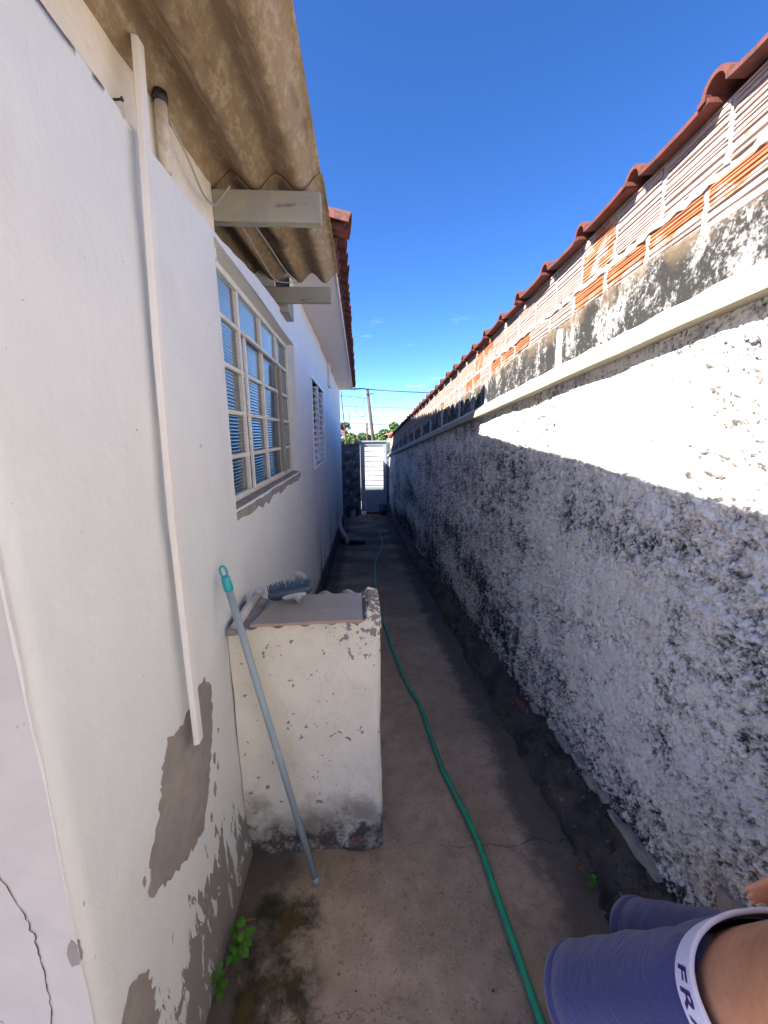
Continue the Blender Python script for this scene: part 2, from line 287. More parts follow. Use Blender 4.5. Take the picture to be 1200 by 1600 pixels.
a = Mat('elastic_rim', (.80, .72, .76), .85); M['elastic_rim'] = a.m
a = Mat('navy_print', (.045, .025, .12), .8); M['print'] = a.m
a = Mat('hair', (.02, .014, .01), .6); M['hair'] = a.m

# ------------------------------------------------------------------ helpers
def setp(o, label=None, cat=None, group=None, kind=None):
    if cat and not kind: kind = 'thing'
    if label: o['label'] = label
    if cat: o['category'] = cat
    if group: o['group'] = group
    if kind: o['kind'] = kind
    return o
def thing(name, label, cat, loc=(0, 0, 0), group=None):
    o = bpy.data.objects.new(name, None); COL.objects.link(o); o.location = (loc[0], loc[1], loc[2] + CAM_H); o.empty_display_size = .1
    return setp(o, label, cat, group, 'thing')
def worldloc(o):
    v = Vector(o.location); 
    if o.parent: v = v + Vector(o.parent.location) if o.parent.parent is None else v + worldloc(o.parent)
    return v
def link(name, me, parent=None, loc=(0, 0, 0), rot=None):
    """loc in camera-relative world coordinates"""
    o = bpy.data.objects.new(name, me); COL.objects.link(o)
    L = Vector((loc[0], loc[1], loc[2] + CAM_H))
    if parent is not None:
        o.parent = parent; L = L - worldloc(parent)
    o.location = L
    if rot: o.rotation_euler = rot
    return o
class MB:
    def __init__(s): s.v = []; s.f = []; s.mi = []
    def add(s, vs, fs, mi=0):
        o = len(s.v); s.v += [tuple(v) for v in vs]; s.f += [tuple(i + o for i in f) for f in fs]; s.mi += [mi] * len(fs); return s
    def box(s, lo, hi, mi=0, mat=None):
        x0, y0, z0 = lo; x1, y1, z1 = hi
        vs = [(x0, y0, z0), (x1, y0, z0), (x1, y1, z0), (x0, y1, z0), (x0, y0, z1), (x1, y0, z1), (x1, y1, z1), (x0, y1, z1)]
        if mat is not None: vs = [mat @ Vector(v) for v in vs]
        return s.add(vs, [(0, 3, 2, 1), (4, 5, 6, 7), (0, 1, 5, 4), (1, 2, 6, 5), (2, 3, 7, 6), (3, 0, 4, 7)], mi)
    def tube(s, pts, rad, n=10, cap=True, mi=0):
        pts = [Vector(p) for p in pts]; rs = rad if isinstance(rad, (list, tuple)) else [rad] * len(pts)
        vs = []; up = None
        for i, p in enumerate(pts):
            t = (pts[min(i + 1, len(pts) - 1)] - pts[max(i - 1, 0)]).normalized()
            if up is None: up = t.orthogonal().normalized()
            up = (up - t * up.dot(t)).normalized(); sd = t.cross(up)
            for k in range(n):
                an = 2 * math.pi * k / n; vs.append(p + (up * math.cos(an) + sd * math.sin(an)) * rs[i])
        fs = [(i * n + k, i * n + (k + 1) % n, (i + 1) * n + (k + 1) % n, (i + 1) * n + k) for i in range(len(pts) - 1) for k in range(n)]
        if cap: fs += [tuple(range(n - 1, -1, -1)), tuple((len(pts) - 1) * n + k for k in range(n))]
        return s.add(vs, fs, mi)
    def loft(s, rings, cap=True, mi=0):
        n = len(rings[0]); vs = [v for r in rings for v in r]
        fs = [(i * n + k, i * n + (k + 1) % n, (i + 1) * n + (k + 1) % n, (i + 1) * n + k) for i in range(len(rings) - 1) for k in range(n)]
        if cap: fs += [tuple(range(n - 1, -1, -1)), tuple((len(rings) - 1) * n + k for k in range(n))]
        return s.add(vs, fs, mi)
    def mesh(s, name, mats, origin=(0, 0, 0), smooth=False, bevel=0):
        me = bpy.data.meshes.new(name)
        ox, oy, oz = origin
        me.from_pydata([(v[0] - ox, v[1] - oy, v[2] - oz) for v in s.v], [], s.f)
        for mm in (mats if isinstance(mats, (list, tuple)) else [mats]): me.materials.append(mm)
        if any(s.mi): me.polygons.foreach_set('material_index', s.mi)
        if smooth: me.polygons.foreach_set('use_smooth', [True] * len(me.polygons))
        if bevel:
            bm = bmesh.new(); bm.from_mesh(me)
            bmesh.ops.bevel(bm, geom=[e for e in bm.edges if len(e.link_faces) == 2 and e.calc_face_angle(0) > .6], offset=bevel, segments=1, affect='EDGES')
            bm.to_mesh(me); bm.free()
        me.update(); return me
    def obj(s, name, mats, parent=None, smooth=False, bevel=0):
        """world-built mesh; the object's origin is put at the mesh's middle"""
        A = np.array(s.v); c = tuple((A.min(0) + A.max(0)) / 2)
        return link(name, s.mesh(name, mats, c, smooth, bevel), parent, c)
def part_box(name, lo, hi, mat, parent=None, bevel=.003): return MB().box(lo, hi).obj(name, mat, parent, bevel=bevel)
def rbox(rx, ry, rz, mat4): return mat4

# vectorised value noise for real relief
_P = np.random.RandomState(3).rand(256, 256)
def vnoise(x, y):
    xi = np.floor(x).astype(int); yi = np.floor(y).astype(int); fx = x - xi; fy = y - yi
    fx = fx * fx * (3 - 2 * fx); fy = fy * fy * (3 - 2 * fy)
    g = lambda a, b: _P[a % 256, b % 256]
    return (g(xi, yi) * (1 - fx) + g(xi + 1, yi) * fx) * (1 - fy) + (g(xi, yi + 1) * (1 - fx) + g(xi + 1, yi + 1) * fx) * fy
def fbm(x, y, o=4, gain=.5):
    r = 0; a_ = 1; t = 0
    for k in range(o):
        r = r + a_ * vnoise(x * 2 ** k + 17.3 * k, y * 2 ** k + 5.1 * k); t += a_; a_ *= gain
    return r / t
def grid_mesh(name, V, nu, nv, mat, keep=None, attr=None, smooth=True, origin=(0, 0, 0)):
    """V: (nu, nv, 3) points; keep: (nu-1, nv-1) mask of cells"""
    idx = np.arange(nu * nv).reshape(nu, nv)
    q = np.stack([idx[:-1, :-1], idx[1:, :-1], idx[1:, 1:], idx[:-1, 1:]], -1).reshape(-1, 4)
    if keep is not None: q = q[keep.reshape(-1)]
    me = bpy.data.meshes.new(name); P = V.reshape(-1, 3) - np.array(origin)
    me.vertices.add(len(P)); me.vertices.foreach_set('co', P.astype(np.float32).ravel())
    me.loops.add(q.size); me.loops.foreach_set('vertex_index', q.astype(np.int32).ravel())
    me.polygons.add(len(q)); me.polygons.foreach_set('loop_start', np.arange(0, q.size, 4, dtype=np.int32))
    me.polygons.foreach_set('use_smooth', np.full(len(q), smooth))
    me.materials.append(mat)
    if attr is not None:
        for k, v in attr.items():
            at = me.attributes.new(k, 'FLOAT', 'POINT'); at.data.foreach_set('value', v.astype(np.float32).ravel())
    me.update(calc_edges=True); me.validate(); return me

# ------------------------------------------------------------------ ground
def terrain():
    ys = np.concatenate([np.linspace(-40, 16, 29), np.linspace(18, 60, 15), np.linspace(70, 700, 22)])
    xs = np.concatenate([np.linspace(-400, -20, 12), np.linspace(-16, 16, 17), np.linspace(20, 400, 12)])
    V = np.zeros((len(xs), len(ys), 3)); V[..., 0] = xs[:, None]; V[..., 1] = ys[None, :]
    zz = np.where(ys < 16, -1.62 - SLOPE * np.maximum(ys, -6), -2.955) + np.where(ys > 60, (ys - 60) * .0035, 0)
    V[..., 2] = zz[None, :]
    o = link('ground', grid_mesh('ground', V, len(xs), len(ys), M['soil'])); setp(o, kind='structure')
terrain()
def floor():
    ys = np.concatenate([np.linspace(-2.5, .5, 12, endpoint=False), np.geomspace(.5, 14.6, 150)]); xs = np.linspace(-.62, 1.02, 60)
    Y, X = np.meshgrid(ys, xs); h = (fbm(X * 2.2 + 5, Y * 2.2, 4) - .5) * .022 + (fbm(X * 14, Y * 14, 3) - .5) * .006
    V = np.stack([X, Y, gz(Y) + h], -1)
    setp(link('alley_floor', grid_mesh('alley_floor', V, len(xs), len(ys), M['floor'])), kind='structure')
floor()
setp(MB().box((-9, -9, -1.9), (.98, -.35, -1.565)).obj('bounce_floor', M['pave']), kind='structure')  # unseen pale floor behind the camera, added to bounce sun into the alley
setp(MB().box((-40, 14.6, -3.1), (40, 17.2, -2.84)).obj('pavement', M['pave']), kind='structure')
setp(MB().box((-40, 17.2, -3.1), (40, 22.0, -2.945)).obj('street', M['asphalt']), kind='structure')
setp(MB().box((-40, 22.0, -3.1), (40, 23.6, -2.84)).obj('far_pavement', M['pave']), kind='structure')

# ------------------------------------------------------------------ house on the left
AX = -.501
house = thing('house', 'white plastered house with corrugated eave and barred glass window along the left of the alley', 'house', (AX, 5.5, gz(5.5)))
WY0, WY1, WZ0, WZ1 = 1.615, 3.40, -.293, .700      # big window opening
SY0, SY1, SZ0, SZ1 = 4.48, 5.92, -.342, .590       # louvred window opening
def ztop(y): return np.interp(y, [.5, .78, 1.12, 1.69, 2.2, 2.9, 3.36], [.630, .653, .697, .723, .78, .83, .856])
def wallx(y, z): return AX + (fbm(y * 1.6, z * 1.6, 3) - .5) * .018 + (fbm(y * 9, z * 9, 3) - .5) * .004
def wall_grid(name, y0, y1, topf, hole, dz=.02, dy=.02, ybreak=(), zb=-2.9, far=False, base=None):
    (hy0, hy1, hz0, hz1) = hole
    def seg(a, b, d): return list(np.linspace(a, b, max(2, int(round((b - a) / d)) + 1)))
    ys = np.array(sorted(set(np.round(seg(y0, hy0, dy) + seg(hy0, hy1, dy) + seg(hy1, y1, dy), 5))))
    zs = np.array(sorted(set(np.round(seg(zb, hz0, dz) + seg(hz0, hz1, dz) + seg(hz1, 1.0, dz), 5))))
    Y, Z = np.meshgrid(ys, zs, indexing='ij'); top = topf(ys)[:, None] + (fbm(ys * 9, ys * 0, 3)[:, None] - .5) * .012
    Zs = np.where(Z > hz1, hz1 + (Z - hz1) / (1.0 - hz1) * (top - hz1), Z)
    D = (fbm(Y * 1.6, Zs * 1.6, 3) - .5) * .018 + (fbm(Y * 9, Zs * 9, 3) - .5) * .004
    edge = np.minimum.reduce([np.abs(Y - hy0), np.abs(Y - hy1), np.abs(Zs - hz0), np.abs(Zs - hz1)])
    bul = np.clip(1 - (Zs - gz(Y) - .02) / .35, 0, 1) ** 2 * .015 * (Y > .7)
    X = AX + D + bul
    X = np.where((Y < y0 + .03), X - (y0 + .03 - Y) ** 2 * 12, X)   # softened arris
    c_y = (Y[:-1, :-1] + Y[1:, 1:]) / 2; c_z = (Z[:-1, :-1] + Z[1:, 1:]) / 2
    keep = ~((c_y > hy0) & (c_y < hy1) & (c_z > hz0) & (c_z < hz1))
    V = np.stack([X, Y, Zs], -1)
    o = link(name, grid_mesh(name, V, len(ys), len(zs), M['white'], keep), house); return o, V, ys, zs
PY = 3.36
wallA = wall_grid('wall', .569, PY + .06, ztop, (WY0, WY1, WZ0, WZ1))
wallB = wall_grid('wall', PY + .06, 11.30, lambda y: y * 0 + 1.205, (SY0, SY1, SZ0, SZ1), dz=.04, dy=.05)
# body behind the faces: back of the plaster, near end wall, top
b = MB()
b.box((AX - 5.2, .60, -3.2), (AX - .22, 11.28, -.36)).box((AX - 5.2, .60, -.36), (AX - .22, 1.50, .60)).box((AX - 5.2, .60, .75), (AX - .22, 2.9, .80)).box((AX - 5.2, 2.95, .81), (AX - .22, 11.28, 1.20))  # last box reaches forward to block sun leaking under the eave
b.obj('inner_wall', M['dark'], house)
def end_wall():
    xs = np.linspace(AX - 3.4, AX - .004, 110); zs = np.linspace(-2.1, 1.0, 90); X, Z = np.meshgrid(xs, zs, indexing='ij')
    Yy = .572 + (fbm(X * 2 + 3, Z * 2, 3) - .5) * .012 + (fbm(X * 12, Z * 12, 2) - .5) * .004
    link('end_wall', grid_mesh('end_wall', np.stack([X, Yy, Z], -1)[::-1], 110, 90, M['end_paint']), house)
end_wall()
part_box('far_end_wall', (AX - 3.0, 11.16, -3.2), (AX - .004, 11.31, 1.19), M['white'], house, 0)
GB = [(AX - .03, .80), (AX - .03, 1.47), (-5.5, 3.16), (-5.5, .80)]
MB().add([(x, 2.90, z) for x, z in GB] + [(x, 2.945, z) for x, z in GB], [(0, 1, 2, 3), (7, 6, 5, 4), (0, 4, 5, 1), (1, 5, 6, 2), (2, 6, 7, 3), (3, 7, 4, 0)]).obj('sun_block_gable', M['white'], house)  # wall added to stop sun leaking between the sheets and the eave
# unseen wing and roof corner, added to keep the gate in shade
part_box('gate_shade_wing', (AX - 5.2, 11.33, -3.2), (AX - .9, 13.5, 1.2), M['white'], house, .01)
# reveals
rv = MB(); d = .09
for (y0, y1, z0, z1) in ((WY0, WY1, WZ0, WZ1), (SY0, SY1, SZ0, SZ1)):
    x0, x1 = AX - .16, AX + .002
    rv = MB(); rv.add([(x0, y0, z1), (x1, y0, z1), (x1, y1, z1), (x0, y1, z1)], [(0, 1, 2, 3)])
    rv.add([(x0, y1, z0), (x1, y1, z0), (x1, y1, z1), (x0, y1, z1)], [(0, 3, 2, 1)])
    rv.add([(x0, y0, z0), (x1, y0, z0), (x1, y0, z1), (x0, y0, z1)], [(0, 1, 2, 3)])
    if z0 != WZ0: rv.add([(x0, y0, z0), (x1, y0, z0 - .01), (x1, y1, z0 - .01), (x0, y1, z0)], [(0, 3, 2, 1)])
    rv.obj('window_reveal', M['white'], house)

# crumbling cement sill of the big window
sl = MB(); rings = []
for i in range(26):
    y = WY0 + .005 + (WY1 - WY0 - .01) * i / 25; e = .012 * rng.random(); q = .018 * rng.random()
    rings.append([(AX - .15, y, WZ0 - .03), (float(wallx(np.array([y]), np.array([WZ0 - .05]))[0]) + .0015, y, WZ0 - .040 - q * 1.9), (float(wallx(np.array([y]), np.array([WZ0]))[0]) + .004 + e * .3, y, WZ0 - .012 - q * .5), (AX - .018, y, WZ0 + .002 - q * .3), (AX - .15, y, WZ0 + .006)])
sl.loft(rings); sl.obj('window_sill', M['sill'], house, bevel=0)
# cream strip of thinner wall between the plaster edge and the roof, up to the first beam
def cream():
    ys = np.linspace(.57, 1.715, 60); t = np.linspace(0, 1, 16); Y, T = np.meshgrid(ys, t, indexing='ij')
    z0 = ztop(Y) - .05; z1 = np.interp(Y, [.5, 1.04, 1.7], [.872, .885, .915]) + .03
    Z = z0 + (z1 - z0) * T; X = AX - .026 + (fbm(Y * 7, Z * 7, 3) - .5) * .008
    link('upper_wall', grid_mesh('upper_wall', np.stack([X, Y, Z], -1), 60, 16, M['cream']), house)
    part_box('upper_wall_return', (AX - .25, 1.690, .66), (AX - .024, 1.718, .93), M['cream'], house, 0)
    # top of the thick plaster
    zt = ztop(ys) + (fbm(ys * 9, ys * 0, 3) - .5) * .012
    V = np.stack([np.stack([np.full(60, AX - .035), ys, zt - .001], -1), np.stack([wallx(ys, zt), ys, zt], -1)], 0)
    ys2 = np.linspace(1.715, PY + .06, 60)
    link('plaster_edge', grid_mesh('plaster_edge', V, 2, 60, M['cream']), house)
    zt = ztop(ys2) + (fbm(ys2 * 9, ys2 * 0, 3) - .5) * .012
    V = np.stack([np.stack([np.full(60, AX - .20), ys2, zt - .004], -1), np.stack([wallx(ys2, zt), ys2, zt], -1)], 0)
    link('wall_top', grid_mesh('wall_top', V, 2, 60, M['cream']), house)
cream()
# dark patch of bare mortar (paint and skim coat fallen off)
def patch(name, poly, x, mat, parent, plane='X', depth=.0022, rough=.018):
    P = []
    for i in range(len(poly)):
        a_, b_ = Vector(poly[i]), Vector(poly[(i + 1) % len(poly)]); n = max(2, int((b_ - a_).length / .012))
        for k in range(n):
            q = a_.lerp(b_, k / n); P.append(q + Vector((rng.uniform(-1, 1), rng.uniform(-1, 1))) * rough * .45)
    bm = bmesh.new()
    c = sum(P, Vector((0, 0))) / len(P)
    def pt(q, e):
        y, z_ = q
        if plane == 'X':
            D = (fbm(np.array([y * 1.6]), np.array([z_ * 1.6]), 3)[0] - .5) * .018 + (fbm(np.array([y * 9]), np.array([z_ * 9]), 3)[0] - .5) * .004
            bul = max(0, min(1, 1 - (z_ - gz(y) - .02) / .35)) ** 2 * .015
            return (x + D + bul + e, y, z_)
        return (y, x - e, z_)
    vo = [bm.verts.new(pt(q, depth)) for q in P]; vb = [bm.verts.new(pt(q, -.006)) for q in P]
    rings = [vo]
    for s in (.75, .5, .25): rings.append([bm.verts.new(pt(c.lerp(q, s), depth)) for q in P])
    n = len(P)
    for i in range(n):
        bm.faces.new((vb[i], vb[(i + 1) % n], vo[(i + 1) % n], vo[i]))
        for r in range(3): bm.faces.new((rings[r][i], rings[r][(i + 1) % n], rings[r + 1][(i + 1) % n], rings[r + 1][i]))
    bm.faces.new(rings[-1]); bmesh.ops.recalc_face_normals(bm, faces=bm.faces)
    me = bpy.data.meshes.new(name); bm.to_mesh(me); bm.free(); me.materials.append(mat); return link(name, me, parent)
patch('bare_patch', [(1.164, -.742), (1.205, -.80), (1.20, -.93), (1.126, -1.086), (1.06, -1.182), (.978, -1.164), (.869, -1.111), (.783, -1.056), (.764, -1.016), (.784, -.952), (.834, -.903), (.874, -.798), (.913, -.752), (1.005, -.779), (1.076, -.745)], AX, M['mortar_patch'], house)
patch('bare_patch', [(.60, -1.17), (.66, -1.13), (.72, -1.17), (.735, -1.28), (.70, -1.45), (.62, -1.46), (.585, -1.30)], AX, M['mortar_patch'], house)
patch('bare_patch', [(-.512, -.845), (-.493 - .012, -.86), (-.507, -.90), (-.52, -.905), (-.527, -.875)], .572 - .003, M['mortar_patch'], house, 'Y', .0022, .004)

ck = [(-.606, -.70), (-.590, -.75), (-.582, -.78), (-.578, -.80), (-.570, -.835), (-.572, -.87), (-.566, -.90), (-.570, -.94), (-.568, -.98), (-.575, -1.03), (-.571, -1.10), (-.580, -1.20)]
mb = MB(); L_, R_ = [], []
for i, (x, z_) in enumerate(ck):
    for q in range(4):
        if i == len(ck) - 1 and q: break
        t = q / 4; x2, z2 = ck[min(i + 1, len(ck) - 1)]; xx = x + (x2 - x) * t + rng.uniform(-.003, .003); zz = z_ + (z2 - z_) * t; hw = rng.uniform(.0005, .0013)
        yy = .572 + (fbm(np.array([xx * 2 + 3]), np.array([zz * 2]), 3)[0] - .5) * .012 + (fbm(np.array([xx * 12]), np.array([zz * 12]), 2)[0] - .5) * .004 - .0012
        L_.append((xx - hw, yy, zz)); R_.append((xx + hw, yy, zz))
n = len(L_); mb.add(L_ + R_, [(i, i + 1, n + i + 1, n + i) for i in range(n - 1)]).obj('crack', M['clutter'], house)
for (y, z_, q) in ((1.185, -1.05, .013), (1.205, -1.10, .009), (1.165, -1.15, .016), (1.12, -1.215, .010), (.752, -.975, .008), (1.235, -.985, .006)):
    patch('paint_flake', [(y - q * .5, z_ + q), (y + q * .3, z_ + q * 1.4), (y + q * .6, z_ - q * .4), (y - q * .1, z_ - q * 1.7), (y - q * .7, z_ - q * .5)], AX, M['mortar_patch'], house, rough=.006)
# ---- big window: iron grid, ribbed glass
win = MB(); fx0, fx1 = AX - .085, AX - .055; t = .012
ycol = [1.63, 2.075, 2.52, 2.965, 3.385]; zrow = [-.285, -.09, .105, .30, .495, .685]
wf = link('window', MB().box((fx0, WY0 + .002, WZ0 + .002), (fx1, WY0 + .03, WZ1 - .002)).mesh('window', M['iron'], (fx0, WY0, WZ0)), house, (fx0, WY0, WZ0))
def bar(name, lo, hi, mat=M['iron']):
    return part_box(name, lo, hi, mat, wf, .003)
bar('frame_rail', (fx0, WY0 + .03, WZ1 - .035), (fx1 + .004, WY1 - .03, WZ1 - .004))
bar('frame_rail', (fx0, WY0 + .03, WZ0 + .004), (fx1 + .004, WY1 - .03, WZ0 + .03))
bar('frame_stile', (fx0, WY1 - .03, WZ0 + .002), (fx1 + .002, WY1 - .003, WZ1 - .002))
for y in ycol[1:-1]: bar('mullion', (fx0 + .004, y - .0115, WZ0 + .03), (fx1 + .001, y + .0115, WZ1 - .035))
for z_ in zrow[1:-1]:
    for k in range(4):
        bar('glazing_bar', (fx0 + .006, ycol[k] + .0145, z_ - .010), (fx1 - .001, ycol[k + 1] - .0145, z_ + .010))
# sash that pivots in the two middle columns, with its own darker rim
sx = fx1 + .010
for nme, lo, hi in (('sash_rail', (fx1 + .002, 2.10, .470), (sx + .012, 2.94, .486)), ('sash_stile', (fx1 + .002, 2.935, -.27), (sx + .016, 2.955, .466)),
                    ('sash_rail', (fx1 + .002, 2.10, -.268), (sx + .010, 2.93, -.252)), ('sash_stile', (fx1 + .002, 2.092, -.27), (sx + .008, 2.104, .466))):
    bar(nme, lo, hi, M['sash'] if 'stile' in nme and lo[1] > 2.5 else M['iron'])
def ribbed_pane(y0, y1, z0, z1, x):
    n = 11; per = 8; rows = []
    nz_ = n * per
    zs = np.linspace(z0, z1, nz_ + 1); ph = (zs - z0) / (z1 - z0) * n
    prof = .0026 * np.abs(np.sin(np.pi * ph)) ** .7
    V = np.zeros((2, nz_ + 1, 3)); V[0, :, 1] = y0; V[1, :, 1] = y1; V[:, :, 2] = zs; V[:, :, 0] = x + prof
    c = (x, (y0 + y1) / 2, (z0 + z1) / 2)
    return grid_mesh('pane', V, 2, nz_ + 1, M['glass'], origin=c), c
for r in range(5):
    for k in range(4):
        me, c = ribbed_pane(ycol[k] + (.014 if k else .03), ycol[k + 1] - .014, zrow[r] + .010, zrow[r + 1] - .010, fx0 + .012)
        link('pane', me, wf, c, (0, rng.uniform(-.012, .012), rng.uniform(-.016, .016)))
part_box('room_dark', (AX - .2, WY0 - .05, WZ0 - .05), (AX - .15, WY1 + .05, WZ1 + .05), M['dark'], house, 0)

# ---- louvred window
lv = link('louvred_window', MB().box((AX - .05, SY0 + .002, SZ0 + .002), (AX + .012, SY0 + .045, SZ1 - .002)).mesh('louvred_window', M['louvre'], (AX, SY0, SZ0)), house, (AX, SY0, SZ0))
part_box('frame_stile', (AX - .05, SY1 - .045, SZ0 + .002), (AX + .012, SY1 - .002, SZ1 - .002), M['louvre'], lv)
part_box('frame_rail', (AX - .05, SY0 - .03, SZ1), (AX + .022, SY1 + .03, SZ1 + .035), M['louvre'], lv)
part_box('frame_rail', (AX - .05, SY0 - .03, SZ0 - .03), (AX + .022, SY1 + .03, SZ0), M['louvre'], lv)
part_box('mullion', (AX - .045, 5.17, SZ0 + .002), (AX + .008, 5.22, SZ1 - .002), M['louvre'], lv)
mts = Matrix.Rotation(R(36), 4, 'Y')
for (y0, y1) in ((SY0 + .046, 5.169), (5.221, SY1 - .046)):
    me = MB().box((-.028, y0 - (y0 + y1) / 2, -.003), (.028, (y1 - y0) / 2, .003), mat=mts).mesh('slat', M['louvre'])
    for k in range(13): link('slat', me, lv, (AX - .022, (y0 + y1) / 2, SZ0 + .045 + k * .0705))
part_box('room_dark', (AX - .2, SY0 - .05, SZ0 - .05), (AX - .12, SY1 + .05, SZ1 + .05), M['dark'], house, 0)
part_box('wall_strip', (AX - .01, 7.05, .80), (AX + .035, 7.35, 1.198), M['cream'], house, .004)

# ---- eave box of the tiled roof
EY0, EY1 = 2.84, 11.46
sof = part_box('soffit', (AX - .6, EY0, 1.206), (-.155, EY1, 1.226), M['soffit'], house, 0)  # hidden stretch inside the wall is added to block leaking sun
part_box('fascia', (-.153, EY0, 1.196), (-.140, EY1, 1.262), M['soffit'], house, .002)
part_box('eave_end', (AX - .01, EY0 - .014, 1.206), (-.142, EY0 - .001, 1.28), M['soffit'], house, 0)
roof = link('tiled_roof', MB().add([(-.20, EY0 + .03, 1.275), (-5.8, EY0 + .03, 3.2), (-5.8, 13.6, 3.2), (-.20, EY1, 1.275), (-.20, EY0 + .03, 1.235), (-5.8, EY0 + .03, 3.15), (-5.8, 13.6, 3.15), (-.20, EY1, 1.235)],
        [(0, 3, 2, 1), (4, 5, 6, 7), (0, 1, 5, 4), (2, 3, 7, 6), (0, 4, 7, 3)]).mesh('tiled_roof', M['tile_old'], (-.2, EY0, 1.275)), house, (-.2, EY0, 1.275))
def barrel(L, r0, r1, th, n=7, arch=.62):
    """curved clay tile along +X' ... axis on local X, wide end r1 at +L"""
    mb = MB(); rows = []
    for (xx, r) in ((0, r0), (L, r1)):
        o_ = [(xx, r * math.cos(math.pi * k / n), r * arch * math.sin(math.pi * k / n)) for k in range(n + 1)]
        i_ = [(xx, (r - th) * math.cos(math.pi * k / n), (r * arch - th) * math.sin(math.pi * k / n)) for k in range(n, -1, -1)]
        rows.append(o_ + i_)
    mb.loft(rows); return mb
# eave tiles, each with its rounded mouth over the fascia
tsl = math.atan2(1.925, 5.6)
etm = barrel(.42, .105, .118, .014, 6, .75).mesh('tile', M['tile_old'])
n_e = int((EY1 - EY0) / .2)
for k in range(n_e):
    o = link('tile', etm, roof, (-.480 + rng.uniform(-.008, .008), EY0 + .12 + k * .2, 1.362 + rng.uniform(-.004, .004)), (0, R(14) + rng.uniform(-.02, .02), rng.uniform(-.02, .02)))
chm = MB().loft([[(xx, .10 * math.cos(math.pi * k / 6), -.055 * math.sin(math.pi * k / 6)) for k in range(7)] + [(xx, .085 * math.cos(math.pi * k / 6), .012 - .055 * math.sin(math.pi * k / 6)) for k in range(6, -1, -1)] for xx in (0, .36)]).mesh('channel_tile', M['tile_old'])
for k in range(n_e - 1):
    link('channel_tile', chm, roof, (-.465 + rng.uniform(-.008, .008), EY0 + .22 + k * .2, 1.360 + rng.uniform(-.003, .003)), (0, R(14), rng.uniform(-.02, .02)))
# verge tile at the near end
link('verge_tile', barrel(.5, .10, .12, .016, 6, .8).mesh('verge_tile', M['tile_old']), roof, (-.52, EY0 + .03, 1.40), (0, R(14), 0))

# ---- corrugated fibre-cement sheets over the near wall
WPER = .166
def zsheet(y): return .757 + .083 * y
def sheet(name, x0, x1, y0, y1, dz, mat=None, th=.007):
    nx = int((x1 - x0) / WPER * 22); xs = np.linspace(x0, x1, nx); ys = np.array([y0, (y0 + y1) / 2, y1])
    wv = .030 * np.cos(2 * np.pi * (xs + .205) / WPER)
    up = np.zeros((nx, 3, 3)); up[..., 0] = xs[:, None]; up[..., 1] = ys[None]; zz = zsheet(ys)[None] + .03 + dz - wv[:, None] + (fbm(xs[:, None] * 9, ys[None] * 3, 2) - .5) * .006
    lo = up.copy(); up[..., 2] = zz + th; lo[..., 2] = zz
    V = np.concatenate([lo, up[::-1], lo[:1]], 0)
    c = (x1, y0, zsheet(y0)); o = link(name, grid_mesh(name, V, V.shape[0], 3, mat or M['fibre'], origin=c), house, c)
    # end caps
    mb = MB()
    for j in (0, 2):
        ring = [tuple(v) for v in lo[:, j]]; ring2 = [tuple(v) for v in up[:, j]]; n = len(ring)
        mb.add(ring + ring2, [(i, i + 1, n + i + 1, n + i) for i in range(n - 1)])
    mb.obj('sheet_end', mat or M['fibre'], o); return o
sheet('roof_sheet', -4.2, -.121, -.95, 1.84, .012)  # its unseen reach behind and to the left is added to shade the end wall
sheet('roof_sheet', -2.9, -.112, 1.742, 2.95, -.001)
part_box('beam', (AX - .3, 1.720, .795), (-.124, 1.765, .902), M['beam'], house, .003)
part_box('beam', (AX - .3, 2.83, .846), (-.160, 2.875, .938), M['beam'], house, .003)
part_box('beam_block', (AX - .012, 2.876, .80), (AX + .055, 3.12, .925), M['beam'], house, .003)
# sagging wires under the sheets
def cable(name, pts, r, mat, label=None, cat=None, parent=None, sub=8, n=6, group=None):
    P = [Vector(p) for p in pts]; Q = []
    for i in range(len(P) - 1):
        p0, p1, p2, p3 = P[max(i - 1, 0)], P[i], P[i + 1], P[min(i + 2, len(P) - 1)]
        for k in range(sub):
            t = k / sub; Q.append(.5 * ((2 * p1) + (-p0 + p2) * t + (2 * p0 - 5 * p1 + 4 * p2 - p3) * t * t + (-p0 + 3 * p1 - 3 * p2 + p3) * t ** 3))
    Q.append(P[-1]); o = MB().tube(Q, r, n).obj(name, mat, parent, smooth=True); return setp(o, label, cat, group)
cable('wire', [(AX + .006, 1.30, .845), (AX + .012, 1.40, .815), (AX + .008, 1.52, .785), (AX + .006, 1.62, .80), (AX + .006, 1.68, .835), (AX + .05, 1.70, .90)], .0035, M['cable_grey'], 'thin grey wire drooping on the cream strip below the first roof sheet', 'wire')
cable('wire', [(-.44, 1.78, .88), (-.42, 2.2, .915), (-.40, 2.55, .93), (-.36, 2.82, .955)], .003, M['cable_grey'], 'straight thin wire slung under the corrugated sheet between the two beams', 'wire')
cable('wire', [(-.48, 1.78, .88), (-.47, 2.2, .87), (-.46, 2.55, .88), (-.40, 2.78, .945), (-.36, 2.81, .955)], .003, M['cable_grey'], 'sagging thin wire nearest the wall under the corrugated sheet', 'wire')
vp = thing('vent_pipe', 'short upright cream pipe rising from the plaster edge into the corrugated roof', 'pipe', (AX + .0, 1.27, .70))
MB().tube([(AX - .004, 1.277, .706), (AX - .002, 1.277, .865)], .016, 12).obj('pipe', M['pipe_old'], vp, True)
MB().tube([(AX - .002, 1.277, .866), (AX - .002, 1.277, .89)], .019, 12).obj('collar', M['black'], vp, True)
